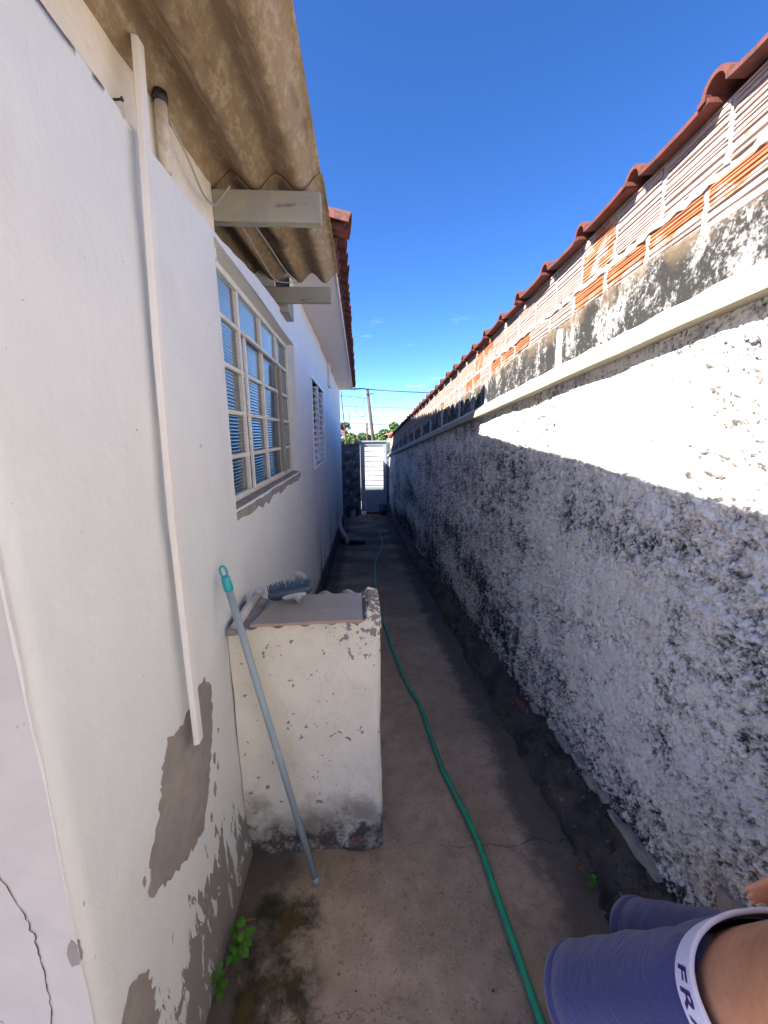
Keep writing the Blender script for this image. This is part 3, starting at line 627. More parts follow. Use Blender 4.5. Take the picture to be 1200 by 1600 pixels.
setp(MB().tube([(AX - .03, 1.08, .735), (AX - .006, 1.076, .734)], .0025, 7).tube([(AX - .0055, 1.076, .734), (AX - .003, 1.076, .734)], .005, 8).obj('screw', M['iron_dark']), 'dark screw sticking out of the cream strip high on the left wall', 'screw')

# ------------------------------------------------------------------ batten against the wall
def batten():
    P = [Vector((AX + .020, 1.131, .886)), Vector((AX + .026, 1.085, .55)), Vector((AX + .026, 1.052, .21)), Vector((AX + .026, 1.028, -.2)), Vector((AX + .030, 1.018, -.55)), Vector((AX + .032, 1.013, -.84))]
    rings = [[(p.x - .007, p.y - .020, p.z), (p.x + .007, p.y - .015, p.z), (p.x + .007, p.y + .014, p.z), (p.x - .007, p.y + .018, p.z)] for p in P]
    setp(MB().loft(rings).obj('wooden_batten', M['batten'], bevel=.002), 'long thin off-white wooden batten upright on the white wall over a bare mortar patch', 'batten')
batten()

# ------------------------------------------------------------------ right-hand wall, rough plaster
rw = thing('boundary_wall', 'rough spattered white boundary wall blackened with lichen along the right of the alley', 'wall', (1.0, 5, gz(5)))
def plaster():
    ys = np.concatenate([np.linspace(-2.5, .45, 40, endpoint=False), np.geomspace(.45, 13.75, 820)])
    t = np.linspace(0, 1, 420); Y, T = np.meshgrid(ys, t, indexing='ij')
    z0 = gz(Y) - .03; z1 = .415 - SLOPE * Y; Z = z0 + (z1 - z0) * T; zr = Z + SLOPE * Y
    n1 = fbm(Y * 3, zr * 3, 3); n2 = fbm(Y * 38, zr * 44 + 9, 3, .6); n3 = fbm(Y * 105, zr * 120, 2, .6)
    n4 = fbm(Y * 9 + 40, zr * 13, 3)
    amp = .55 + .9 * np.clip((fbm(Y * 1.3, zr * 1.3 + 7, 3) - .35) * 2.2, 0, 1)
    lump = np.clip(n2 - .42, 0, 1) * .050 + (n3 - .5) * .026 + np.clip(n4 - .5, 0, 1) * .03 - .012
    smoothtop = np.clip((zr - .30) / .06, 0, 1)          # flat trowelled strip just below the coping
    lump = lump * amp * (1 - smoothtop * .9)
    seam = np.exp(-((Y - 1.92 - (n1 - .5) * .12) / .006) ** 2) * .006
    X = 1.004 - lump - (n1 - .5) * .02 + seam
    base = np.clip(1 - (Z - z0) / .17, 0, 1); X = X - .02 * base
    n3n = np.clip((.5 - n3) * 2.0, -1, 1); n2n = np.clip((.5 - n2) * 2.2, -1, 1)
    pit = np.clip(.30 * n2n + .34 * n3n, -.6, .6)
    V = np.stack([X, Y, Z], -1)[:, ::-1]
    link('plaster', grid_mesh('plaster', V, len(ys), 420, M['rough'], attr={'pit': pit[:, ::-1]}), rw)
plaster()
MB().add([(1.03, -2.5, gz(-2.5) - .6), (1.2, -2.5, gz(-2.5) - .6), (1.2, 13.74, gz(13.74) - .6), (1.03, 13.74, gz(13.74) - .6), (1.03, -2.5, .46 + SLOPE * 2.5), (1.2, -2.5, .46 + SLOPE * 2.5), (1.2, 13.74, .46 - SLOPE * 13.74), (1.03, 13.74, .46 - SLOPE * 13.74)],
         [(0, 3, 2, 1), (4, 5, 6, 7), (0, 1, 5, 4), (1, 2, 6, 5), (2, 3, 7, 6), (3, 0, 4, 7)]).obj('core', M['mortar'], rw)
def strip(name, prof, y0, y1, n, mat, parent, wob=.003, smooth=False):
    """profile of (x, z above the falling datum) swept along the wall"""
    rings = []
    for i in range(n + 1):
        y = y0 + (y1 - y0) * i / n
        rings.append([(x + rng.uniform(-wob, wob), y, z_ - SLOPE * y + rng.uniform(-wob, wob)) for x, z_ in prof])
    return MB().loft(rings).obj(name, mat, parent, smooth)
strip('coping', [(.946, .402), (1.03, .402), (1.03, .462), (.952, .452)], -2.5, 13.72, 110, M['coping'], rw, .0016)
strip('coping_top', [(.955, .4545), (1.035, .464), (1.035, .500), (1.0, .492), (.985, .476)], -2.5, 13.72, 160, M['white_edge'], rw, .004)
def footing():
    ys = np.concatenate([np.linspace(-2.5, .5, 30, endpoint=False), np.geomspace(.5, 13.7, 260)]); u = np.linspace(0, 1, 22)
    Y, U = np.meshgrid(ys, u, indexing='ij')
    px = np.interp(U, [0, .45, .62, 1], [.835, .885, .935, 1.0]); pz = np.interp(U, [0, .45, .62, 1], [-.03, .085, .125, .165])
    n = fbm(Y * 7, U * 4, 4, .6) - .5; nb = fbm(Y * 1.7 + 3, U * 0, 3) - .5
    X = px + n * .085 + (fbm(Y * 34, U * 14, 2) - .5) * .02 + nb * .06 * (1 - U); Z = gz(Y) + pz * (1 + nb * .5) + (fbm(Y * 11 + 8, U * 6, 3) - .5) * .07 * (U > .02)
    link('footing', grid_mesh('footing', np.stack([X, Y, Z], -1)[:, ::-1], len(ys), 22, M['footing']), rw)
footing()
# flakes of smooth render clinging just above the footing
for (y0, y1, h0, h1) in ((1.04, 1.30, .175, .205), (1.40, 1.50, .19, .215), (1.64, 1.75, .195, .225), (.74, .84, .32, .42), (1.98, 2.06, .18, .20), (1.33, 1.38, .21, .225), (1.54, 1.58, .23, .25)):
    yc = (y0 + y1) / 2
    P = [(y0, gz(y0) + h0), (yc, gz(yc) + h0 - .012), (y1, gz(y1) + h0 + .005), (y1 + .01, gz(y1) + h1 - .01), (yc, gz(yc) + h1 + .008), (y0 + .02, gz(y0) + h1)]
    q = []
    for i in range(len(P)):
        a_, b_ = Vector(P[i]), Vector(P[(i + 1) % len(P)])
        for k in range(5): q.append(a_.lerp(b_, k / 5) + Vector((rng.uniform(-.008, .008), rng.uniform(-.008, .008))))
    n = len(q); MB().add([(.974 + .004 * rng.random(), v.x, v.y) for v in q] + [(1.0, v.x, v.y) for v in q], [tuple(range(n - 1, -1, -1))] + [(i, (i + 1) % n, n + (i + 1) % n, n + i) for i in range(n)]).obj('render_flake', M['sill'], rw)

# ------------------------------------------------------------------ neighbour's brick parapet on it
bw = thing('brick_wall', 'whitewashed hollow-brick parapet with clay ridge tiles above the rough boundary wall', 'wall', (1.1, 5, .46 - SLOPE * 5))
BX = 1.04
strip('mortar_bed', [(BX + .006, .66), (BX + .14, .66), (BX + .14, .998), (BX + .006, .998)], -2.4, 13.7, 90, M['mortar'], bw, .002)
# mouldy render over the foot of the bricks, ragged top
def band():
    ys = np.linspace(-2.4, 13.7, 900); u = np.linspace(0, 1, 10); Y, U = np.meshgrid(ys, u, indexing='ij')
    top = np.interp(ys, [1.0, 1.15, 1.4, 1.8, 2.4, 3.5], [.640, .655, .690, .712, .705, .685]) + (fbm(ys * 2.0, ys * 0, 3) - .5) * .08 + (fbm(ys * 14, ys * 0 + 4, 3) - .5) * .03
    Zr = .49 + (top[:, None] - .49) * np.minimum(U / .85, 1); X = BX - .016 + (fbm(Y * 12, Zr * 12, 3) - .5) * .012
    X = np.where(U > .9, BX + .02, X)
    link('mouldy_render', grid_mesh('mouldy_render', np.stack([X, Y, Zr - SLOPE * Y], -1)[:, ::-1], 900, 10, M['mould']), bw)
band()
def brick_mesh(L, H, mat, nr, seed):
    """hollow clay brick with horizontal ribs on its face, edges chipped"""
    rr = random.Random(seed); pr = [(0.05, -H / 2), (0.0, -H / 2)]
    ws = [rr.choice((.6, .8, 1, 1, 2.1)) for _ in range(nr)]; tot = sum(ws); z0 = -H / 2
    for w_ in ws:
        g = H * w_ / tot; d = .0065 * rr.uniform(.7, 1.15)
        pr += [(0, z0 + g * .14), (-d, z0 + g * .26), (-d * rr.uniform(.85, 1), z0 + g * .82), (0, z0 + g * .94)]; z0 += g
    pr += [(0, H / 2), (.05, H / 2)]
    rings = []
    for k, y in enumerate((-L / 2, -L / 2 + .012, -L * .18, L * .2, L / 2 - .014, L / 2)):
        end = k in (0, 5); rings.append([(x + (rr.uniform(-.0012, .0012) if 0 < q < len(pr) - 1 else 0) + (.004 * rr.random() if end and q not in (0, len(pr) - 1) else 0), y + (rr.uniform(-.003, .003) if end else 0), z_) for q, (x, z_) in enumerate(pr)])
    return MB().loft(rings[::-1]).mesh('brick', mat)
BL = .232; PIT = .2445
top_m = [[brick_mesh(BL, .168, M[k], 11, q) for q in range(5)] for k in ('brick_whitewashed', 'brick_half_painted', 'brick_orange')]
low_m = [[brick_mesh(BL, .140, M[k], 9, 10 + q) for q in range(5)] for k in ('brick_whitewashed', 'brick_half_painted', 'brick_orange')]
tilt = -math.atan(SLOPE)
nb = int(15.6 / PIT)
for k in range(nb):
    y = 1.335 + PIT * (k - 13)
    if y > 13.6: continue
    w_ = 2 if k in (15, 22) else (1 if rng.random() < .16 and k > 16 else 0)
    w_ = 0 if k in (12, 13, 14, 16, 17) else w_
    link('brick', top_m[w_][rng.randrange(5)], bw, (BX + rng.uniform(-.003, .003), y, .905 - SLOPE * y + rng.uniform(-.003, .003)), (tilt + rng.uniform(-.006, .006), 0, rng.uniform(-.006, .006)))
    y2 = 1.39 + PIT * (k - 13)
    w_ = 1 if k in (12, 13, 14, 18, 19) or rng.random() < .3 else 0
    if k in (16, 17): w_ = 0
    if y2 < 13.6: link('brick', low_m[w_][rng.randrange(5)], bw, (BX + rng.uniform(-.003, .003), y2, .731 - SLOPE * y2 + rng.uniform(-.003, .003)), (tilt + rng.uniform(-.006, .006), 0, rng.uniform(-.006, .006)))
# crumbs of mortar squeezed out between the courses
mb = MB(); ys = np.arange(-1.5, 13.6, .03)
for row_z, x_ in ((.811, BX - .006),):
    rings = []
    for y in ys:
        h = .008 + .010 * rng.random(); pz = row_z + rng.uniform(-.005, .005); px_ = x_ + rng.uniform(-.008, .005)
        rings.append([(px_, y, pz - h - SLOPE * y), (BX + .03, y, pz - h - SLOPE * y), (BX + .03, y, pz + h - SLOPE * y), (px_, y, pz + h * .8 - SLOPE * y)])
    mb.loft(rings)
for k in range(nb):
    for (yy, z0, z1) in ((1.335 + PIT * (k - 12.5), .822, .992), (1.39 + PIT * (k - 12.5), .66, .80)):
        if yy > 13.55: continue
        rings = []
        for i in range(8):
            z_ = z0 + (z1 - z0) * i / 7; hw = .007 + .005 * rng.random(); x_ = BX - .004 + rng.uniform(-.004, .003); yo = yy + rng.uniform(-.003, .003)
            rings.append([(x_, yo - hw, z_ - SLOPE * yy), (x_, yo + hw, z_ - SLOPE * yy), (BX + .03, yo + hw, z_ - SLOPE * yy), (BX + .03, yo - hw, z_ - SLOPE * yy)])
        mb.loft(rings)
setp(mb.obj('mortar_joints', M['mortar'], bw), kind='stuff')
for y in (2.08, 3.25, 4.10, 4.95, 5.75, 6.6, 7.5, 8.4, 9.4, 10.5, 11.6, 12.8):
    hh = .685 + rng.uniform(-.01, .02)
    MB().box((BX - .034, y - .014, .488 - SLOPE * y), (BX - .012, y + .014, hh - SLOPE * y)).obj('white_stub', M['white_edge'], bw, bevel=.002)
def pan_tile():
    pr = []; th = .013
    o_ = [(-.19, .006), (-.10, .0), (.02, .0), (.075, .004)] + [(.125 - .043 * math.cos(math.pi * k / 8), .006 + .040 * math.sin(math.pi * k / 8)) for k in range(9)] + [(.182, .002)]
    i_ = [(y, z_ - th) for y, z_ in o_]
    i_[4:13] = [(.125 - .032 * math.cos(math.pi * k / 8), -.006 + .040 * math.sin(math.pi * k / 8)) for k in range(9)]
    rings = []
    for x, dz, sc in ((-.126, 0, 1.0), (-.118, .001, 1.0), (.15, .018, .97)):
        rings.append([(x, y * sc, z_ + dz) for y, z_ in o_] + [(x, y * sc, z_ + dz) for y, z_ in reversed(i_)])
    return MB().loft(rings).mesh('tile', M['tile'])
tm = pan_tile()
for k in range(46):
    y = 1.095 + .337 * (k - 7)
    if y > 13.4: break
    link('tile', tm, bw, (1.108 + rng.uniform(-.008, .008), y, 1.003 - SLOPE * y + rng.uniform(-.004, .004)), (-math.atan(SLOPE) + rng.uniform(-.012, .012), 0, rng.uniform(-.025, .025)))
strip('tile_bed', [(1.034, .985), (1.19, .985), (1.19, .998), (1.034, .994)], -1.2, 13.6, 60, M['mortar'], bw, .002)

# ------------------------------------------------------------------ masonry box against the house
box = thing('masonry_box', 'low cream-plastered masonry box with stained base against the white wall', 'masonry box', (-.22, 1.5, gz(1.45)))
BXR = .060; BY0, BY1 = 1.398, 1.66
def wavez(x): return -.690 + .026 * (x + .48) + .011 * math.cos(2 * math.pi * (x + .165) / .098)
def boxbody():
    # front face follows the wavy sheet; gently uneven plaster
    nx, nz_ = 76, 120; xs = np.linspace(AX + .002, BXR, nx); top = np.array([wavez(x) - .004 if x < -.03 else -.672 - .012 * rng.random() for x in xs]); g = gz(BY0) - .03
    T = np.linspace(0, 1, nz_); Z = g + (top[:, None] - g) * T[None]; X = np.repeat(xs[:, None], nz_, 1)
    r = .018; edge = np.clip((X - (BXR - r)) / r, 0, 1)
    Yf = BY0 + (fbm(X * 6, Z * 6, 4) - .5) * .018 + (fbm(X * 22, Z * 22, 2) - .5) * .004 + edge ** 2 * r * .8
    Xw = X + (fbm(Z * 5 + 2, Z * 0, 3) - .5) * .014 * (X > .0)
    me = grid_mesh('front', np.stack([Xw, Yf, Z], -1), nx, nz_, M['box'])
    link('front', me, box)
    ny = 40; ys = np.linspace(BY0 + .012, BY1, ny); Y, Zz = np.meshgrid(ys, np.linspace(g, -.676, 100), indexing='ij')
    Xs = BXR + (fbm(Zz[:, :] * 5 + 2, Zz * 0, 3) - .5) * .014 + (fbm(Y * 9, Zz * 9, 3) - .5) * .008
    link('side', grid_mesh('side', np.stack([Xs, Y, Zz], -1), ny, 100, M['box']), box)
    MB().box((AX, BY1 - .02, gz(BY1) - .05), (BXR - .004, BY1 + .01, -.70)).box((AX, BY0 + .03, -.75), (BXR - .012, BY1, -.715)).obj('back', M['box'], box)
    # crumbling rim on the right edge
    rings = []
    for i in range(22):
        y = BY0 + .006 + (BY1 - BY0) * i / 21; a_ = rng.uniform(-.006, .006)
        rings.append([(-.005 + a_, y, -.73), (BXR + .004 + a_, y, -.73), (BXR + .002 + a_, y, -.675 + rng.uniform(-.008, .012)), (.02 + a_, y, -.664 + rng.uniform(-.01, .014)), (-.005 + a_, y, -.685)])
    MB().loft(rings).obj('rim', M['box'], box)
boxbody()
xs = [AX + .02 + i * .0082 for i in range(61)]
rings = [[(x, y, wavez(x)) for x in xs] + [(x, y, wavez(x) + .006) for x in reversed(xs)] for y in (BY0 - .014, BY1)]
MB().loft(rings).obj('lid_sheet', M['fibre_grey'], box, False)
# loose flake at its foot and lumps in the corner
patch_lump = MB(); rings = []
for i in range(14):
    x = -.10 + i * .0115; s = math.sin(math.pi * (i + .5) / 14) ** .5
    rings.append([(x, BY0 + .01, gz(BY0) - .01), (x, BY0 - .016 * s, gz(BY0) + .005), (x, BY0 - .018 * s, gz(BY0) + .05 * s), (x, BY0 + .01, gz(BY0) + .075 * s + .004 * rng.random())])
patch_lump.loft(rings).obj('plaster_lump', M['box'], box, True)
def rock(name, c, r, mat, parent=None, seed=0):
    bm = bmesh.new(); bmesh.ops.create_icosphere(bm, subdivisions=2, radius=1)
    rr = random.Random(seed)
    for v in bm.verts: v.co *= 1 + rr.uniform(-.22, .22)
    me = bpy.data.meshes.new(name); bm.to_mesh(me); bm.free(); me.materials.append(mat)
    for v in me.vertices: v.co = (v.co.x * r[0], v.co.y * r[1], v.co.z * r[2])
    return link(name, me, parent, c)
rock('mortar_lump', (AX + .03, BY0 - .005, -.70), (.035, .03, .022), M['sill'], box, 4)
rock('mortar_lump', (.045, 1.60, -.668), (.022, .03, .018), M['sill'], box, 6)

# slab on top
sp = [(-.396, 1.325), (-.002, 1.330), (-.006, 1.572), (-.333, 1.575)]
slab = thing('stone_slab', 'flat grey-brown slab with a rusty scrape lying on the masonry box', 'slab', (-.2, 1.45, -.652))
def slabz(x, y): return -.648 + .004 * (x + .2)
MB().add([(x, y, slabz(x, y) - .010) for x, y in sp] + [(x, y, slabz(x, y) - .001) for x, y in sp], [(0, 3, 2, 1), (4, 5, 6, 7), (0, 1, 5, 4), (1, 2, 6, 5), (2, 3, 7, 6), (3, 0, 4, 7)]).obj('underside', M['slab_edge'], slab, bevel=.001)
ins = [(x * .996 - .0008, y, ) for x, y in sp]
MB().add([(x, y, slabz(x, y) - .0008) for x, y in sp] + [(x, y, slabz(x, y) + .0016) for x, y in sp], [(0, 3, 2, 1), (4, 5, 6, 7), (0, 1, 5, 4), (1, 2, 6, 5), (2, 3, 7, 6), (3, 0, 4, 7)]).obj('glazed_top', M['slab'], slab)

# broom head resting on the slab
bh = thing('brush_with_socket', 'blue broom head with grey handle socket lying on the slab', 'broom head', (-.29, 1.52, -.64))
BM_ = Matrix.Translation((-.285, 1.515, -.612)) @ Matrix.Rotation(R(14), 4, 'Z') @ Matrix.Rotation(R(-4), 4, 'Y') @ Matrix.Rotation(R(28), 4, 'X')
def oval(L, W, n=28, p=2.6):
    r_ = []
    for k in range(n):
        a_ = 2 * math.pi * k / n; c, s = math.cos(a_), math.sin(a_)
        r_.append((L * math.copysign(abs(c) ** (2 / p), c), W * math.copysign(abs(s) ** (2 / p), s)))
    return r_
# local frame: x along head, y toward viewer is -, bristles point +Y/+Z side
rings = []
for (yy, sc) in ((-.016, .55), (-.013, .86), (-.004, .98), (.006, 1.0), (.010, .97)):
    rings.append([BM_ @ Vector((x * sc, yy, z_ * (sc if yy < 0 else 1))) for x, z_ in oval(.088, .024)])
MB().loft(rings).obj('block', M['brush'], bh, True)
mb = MB()
for k in range(34):
    for j in range(3):
        u = -1 + 2 * (k + .5) / 34
        x = u * .083; z_ = (-.010 + .013 * j) * math.sqrt(max(.05, 1 - u * u * .9)); sp_ = .2 * u
        p0 = Vector((x, .010, z_)); d_ = Vector((sp_ * .3 + rng.uniform(-.12, .12), .75, .62 + .25 * j / 3 + rng.uniform(-.12, .12))).normalized() * rng.uniform(.030, .038)
        mb.tube([BM_ @ p0, BM_ @ (p0 + d_ * .6), BM_ @ (p0 + d_)], [.0026, .0023, .0012], 5)
setp(mb.obj('bristles', M['bristle'], bh), kind='stuff')
rings = []
for (yy, L_, W_) in ((-.0135, .050, .016), (-.022, .046, .015), (-.027, .034, .012)):
    rings.append([BM_ @ Vector((x + .012, yy, z_ - .002)) for x, z_ in oval(L_, W_, 24, 2.2)])
MB().loft(rings).obj('socket_plate', M['socket'], bh, True)
c0 = BM_ @ Vector((.02, -.022, 0)); c1 = BM_ @ Vector((.032, -.046, -.002))
sk = MB().tube([c0, c1], [.0135, .0125], 16, cap=False).tube([c0 + (c1 - c0) * .3, c1], [.0095, .0095], 16, cap=False)
sk.obj('socket', M['socket'], bh, True)
MB().tube([c0 + (c1 - c0) * .35, c0 + (c1 - c0) * .40], .0094, 16).obj('socket_bore', M['dark'], bh)

# broom handle leaning on the box and wall
ht = Vector((-.472, 1.322, -.430)); hb = Vector((-.203, 1.262, gz(1.262) + .004))
hd = (ht - hb).normalized()
hh = thing('cleaning_pole', 'slim grey-blue broom handle with teal hanging tip leaning against the white wall', 'broom handle', hb)
MB().tube([hb + hd * .012, ht - hd * .09], .0125, 14).obj('shaft', M['handle'], hh, True)
MB().tube([hb, hb + hd * .012, hb + hd * .03], [.010, .0128, .0130], 14).obj('foot', M['handle'], hh, True)
MB().tube([ht - hd * .091, ht - hd * .085, ht - hd * .045, ht - hd * .035], [.0128, .0155, .0155, .012], 14).obj('tip', M['teal'], hh, True)
sdv = hd.cross(Vector((0, 1, 0))).normalized(); P = []
for k in range(13):
    a_ = math.pi * 2 * k / 12; P.append(ht - hd * .020 + sdv * math.cos(a_) * .011 + hd * math.sin(a_) * .020)
MB().tube(P, .0042, 8, cap=False).obj('hanging_loop', M['teal'], hh, True)

# pipes at the wall
dp = thing('drain_pipe', 'grey drain pipe lying along the white wall beside the slab', 'pipe', (-.45, 1.5, -.68))
MB().tube([(-.462, 1.37, -.676), (-.452, 1.50, -.664), (-.440, 1.62, -.656)], .0165, 14).obj('pipe', M['pvc_grey'], dp, True)
MB().tube([(-.440, 1.600, -.656), (-.437, 1.648, -.653)], .0205, 14).obj('collar', M['pvc'], dp, True)
cable('elbow_pipe', [(AX - .01, 2.90, -1.02), (AX + .035, 2.90, -1.03), (AX + .062, 2.91, -1.06), (AX + .068, 2.92, -1.12), (AX + .068, 2.92, -1.40)], .024, M['pvc'], 'bent white waste pipe coming out of the wall behind the broom head', 'pipe', n=14)
cable('elbow_pipe', [(AX + .02, 8.3, -1.55), (AX + .05, 8.3, -1.72), (AX + .06, 8.2, -1.85), (AX + .12, 8.1, -1.98), (AX + .20, 8.05, -2.10), (AX + .21, 8.05, -2.2)], .045, M['pvc_grey'], 'dirty downpipe with a pale elbow low on the wall far along the alley', 'pipe', n=12)
cable('floor_pipe', [(AX + .06, 8.5, gz(8.5) + .05), (-.20, 8.25, gz(8.25) + .05), (.08, 8.22, gz(8.22) + .05)], .05, M['black'], 'black pipe lying across the dark alley floor by the pale elbow', 'pipe', n=12)

# ------------------------------------------------------------------ hose
hp = [(.242, 13.36), (.36, 11.9), (.385, 10.75), (.33, 10.2), (.438, 9.64), (.455, 8.49), (.386, 7.47), (.238, 6.52), (.194, 5.63), (.176, 4.73), (.191, 4.07), (.227, 3.55), (.262, 3.09), (.303, 2.675), (.365, 2.35), (.38, 2.06), (.399, 1.78), (.434, 1.577), (.464, 1.364), (.469, 1.161), (.475, 1.0), (.478, .858), (.482, .70), (.47, .3), (.40, -.5), (.2, -1.4)]
cable('garden_hose', [(x, y, gz(y) + .017) for x, y in hp], .0125, M['hose'], 'long green garden hose winding down the alley floor to the gate', 'hose', n=10)

# ------------------------------------------------------------------ weeds
def leaf_blade(mb, base, dirv, L, W, droop):
    d_ = Vector(dirv).normalized(); sd_ = d_.cross(Vector((0, 0, 1)))
    sd_ = sd_.normalized() if sd_.length > .01 else Vector((1, 0, 0)); up = sd_.cross(d_)
    pts = []; b0 = Vector(base)
    for i, (t, w_) in enumerate(((0, .08), (.25, .75), (.55, 1.0), (.82, .6), (1, .04))):
        c = b0 + d_ * L * t - Vector((0, 0, 1)) * droop * L * t * t
        pts += [c - sd_ * W * w_ + up * W * .18 * w_, c, c + sd_ * W * w_ + up * W * .18 * w_]
    fs = []
    for i in range(4):
        o = i * 3; fs += [(o, o + 1, o + 4, o + 3), (o + 1, o + 2, o + 5, o + 4)]
    mb.add(pts, fs)
def weed(name, x, y, h, nl, L, W, label, spread=.7, lean=(0.2, 0)):
    g = gz(y); t = thing(name, label, 'weed', (x, y, g)); rr = random.Random(int(x * 1000) + nl); st = MB()
    lm = MB(); leaf_blade(lm, (0, 0, 0), (1, 0, .15), L, W, .3); me = lm.mesh('leaf', M['leaf'], smooth=True)
    for s in range(max(2, nl // 4)):
        a_ = rr.uniform(0, 6.28); top = Vector((x + lean[0] * h + math.cos(a_) * h * .45 * spread, y + lean[1] * h + math.sin(a_) * h * .45 * spread, g + h * rr.uniform(.6, 1)))
        midp = Vector((x, y, g)).lerp(top, .5) + Vector((0, 0, h * .1)); st.tube([(x, y, g - .005), midp, top], [.0022, .0018, .0012], 5)
        for q in range(4):
            tt = .4 + .2 * q; p = Vector((x, y, g)).lerp(top, tt) + Vector((0, 0, h * .1 * (1 - abs(tt - .5) * 2)))
            sc = rr.uniform(.7, 1.15); o = link('leaf', me, t, p, (rr.uniform(-.3, .3), rr.uniform(-.5, .2), rr.uniform(0, 6.28))); o.scale = (sc, sc, sc)
    st.obj('stem', M['stem'], t)
weed('weed', -.462, 1.035, .13, 20, .032, .014, 'bright green weed sprouting at the foot of the white wall near the mossy patch', lean=(.35, .1))
weed('weed', -.475, .955, .085, 12, .026, .011, 'smaller green weed nearest the camera at the foot of the white wall', lean=(.25, 0))
weed('weed', .835, 1.16, .07, 8, .022, .007, 'tiny dark green weed at the foot of the rough wall beside the blue shorts')
weed('weed', .885, 3.55, .09, 8, .035, .012, 'small weed in the dark footing of the rough wall halfway down the alley')

# ------------------------------------------------------------------ grit and dry leaves on the floor
mb = MB(); rr = random.Random(11)
for k in range(700):
    y = .55 + 6.5 * rr.random() ** 2.2; side = rr.random()
    x = rr.gauss(.80, .07) if side < .5 else (rr.gauss(-.42, .07) if side < .7 and not 1.36 < y < 1.7 else rr.uniform(-.15, .8))
    if x < -.47 or x > .86: continue
    if x < .08 and 1.36 < y < 1.72: continue
    q = rr.uniform(.0015, .0042) * (1.5 if rr.random() < .12 else 1); c = Vector((x, y, gz(y) + .005))
    P = [c + Vector((rr.uniform(.6, 1.2) * q * a_, rr.uniform(.6, 1.2) * q * b_, rr.uniform(.4, .8) * q * c_)) for a_, b_, c_ in ((1, 0, 0), (0, 1, 0), (-1, 0, 0), (0, -1, 0), (0, 0, 1), (0, 0, -1))]
    mb.add(P, [(0, 1, 4), (1, 2, 4), (2, 3, 4), (3, 0, 4), (1, 0, 5), (2, 1, 5), (3, 2, 5), (0, 3, 5)], 0 if rr.random() < .6 else 1)
setp(mb.obj('grit', [M['soil'], M['footing']]), 'fine grit scattered along the edges of the alley floor', None, None, 'stuff')
mb = MB()
for k in range(46):
    y = .7 + 5 * rr.random() ** 1.8; x = rr.gauss(.80, .05) if rr.random() < .7 else rr.gauss(-.43, .04)
    if x > .87 or x < -.475 or (x < .1 and 1.3 < y < 1.75): continue
    a_ = rr.uniform(0, 6.28); L_ = rr.uniform(.012, .028); d_ = Vector((math.cos(a_), math.sin(a_), 0)); n_ = Vector((-d_.y, d_.x, 0)); c = Vector((x, y, gz(y) + .010))
    mb.add([c - d_ * L_, c + n_ * L_ * .38 + Vector((0, 0, .004)), c + d_ * L_ + Vector((0, 0, .003)), c - n_ * L_ * .35 + Vector((0, 0, .005)), c + Vector((0, 0, -.001))], [(0, 4, 1), (1, 4, 2), (2, 4, 3), (3, 4, 0)])
a = Mat('dry_leaf', (.16, .09, .04), .8); a.vary(30, .4); M['dry'] = a.m
setp(mb.obj('leaf_litter', M['dry']), 'dry brown leaf bits lying along the wall foot', None, None, 'stuff')
# ------------------------------------------------------------------ gate and the front of the yard
GY = 13.9
gt = thing('gate', 'narrow grey metal gate with frosted glass panes closing the alley', 'gate', (.47, GY, gz(GY)))
gx0, gx1, gz0, gz1 = .03, .926, -2.66, -.262
bars = [(gx0, gx0 + .15), (gx1 - .115, gx1)]
for lo, hi in bars: part_box('frame_stile', (lo, GY - .025, gz0), (hi, GY + .025, gz1), M['gate'], gt, .006)
part_box('frame_rail', (gx0 + .151, GY - .025, gz1 - .10), (gx1 - .116, GY + .025, gz1), M['gate'], gt, .006)
part_box('lower_panel', (gx0 + .151, GY - .018, gz0), (gx1 - .116, GY + .018, -1.93), M['gate'], gt, .006)
part_box('gate_rail', (gx0 + .151, GY - .02, gz1 - .155), (gx1 - .116, GY + .02, gz1 - .102), M['gate_bar'], gt, .003)
npn = 9; zt_ = gz1 - .156; zb_ = -1.928; ph = (zt_ - zb_) / npn
for k in range(npn):
    z0 = zb_ + k * ph
    part_box('glass_pane', (gx0 + .152, GY - .010, z0 + .022), (gx1 - .117, GY - .004, z0 + ph - .001), M['frosted'], gt, 0)
    part_box('crossbar', (gx0 + .151, GY - .014, z0), (gx1 - .116, GY - .001, z0 + .021), M['gate_bar'], gt, .002)
MB().tube([(gx0 + .07, GY - .03, -1.55), (gx0 + .07, GY - .09, -1.55), (gx0 + .13, GY - .10, -1.55)], .014, 8).obj('handle', M['gate_bar'], gt, True)
setp(part_box('door_step', (gx0 + .16, GY - .12, gz(GY) - .03), (gx1 - .02, GY + .10, gz(GY) + .09), M['step']), 'low dark red step under the grey gate', 'step')
setp(part_box('gate_lintel', (-.02, GY - .06, gz1 + .004), (.98, GY + .06, gz1 + .05), M['gate']), 'blue-grey bar across the top of the gate opening', 'bar')
setp(MB().box((-2.5, GY - .06, -3.0), (.024, GY + .06, -.315)).obj('front_wall', M['mottled'], bevel=.01), 'dark mottled wall left of the grey gate', 'wall')
setp(MB().box((.93, GY - .10, -3.0), (1.13, GY + .10, -.26)).obj('gate_post', M['mottled'], bevel=.01), 'dark post right of the grey gate at the wall end', 'post')
rl = thing('railing', 'short dark iron railing on the boundary wall end beside the gate', 'railing', (1.1, 13.4, -.6))
for k in range(5): MB().tube([(1.06 + .09 * k, 14.02, -1.0), (1.06 + .09 * k, 14.02, -.38)], .014, 6).obj('bar', M['iron_dark'], rl)
part_box('rail', (1.02, 14.0, -.44), (1.48, 14.04, -.415), M['iron_dark'], rl, 0)
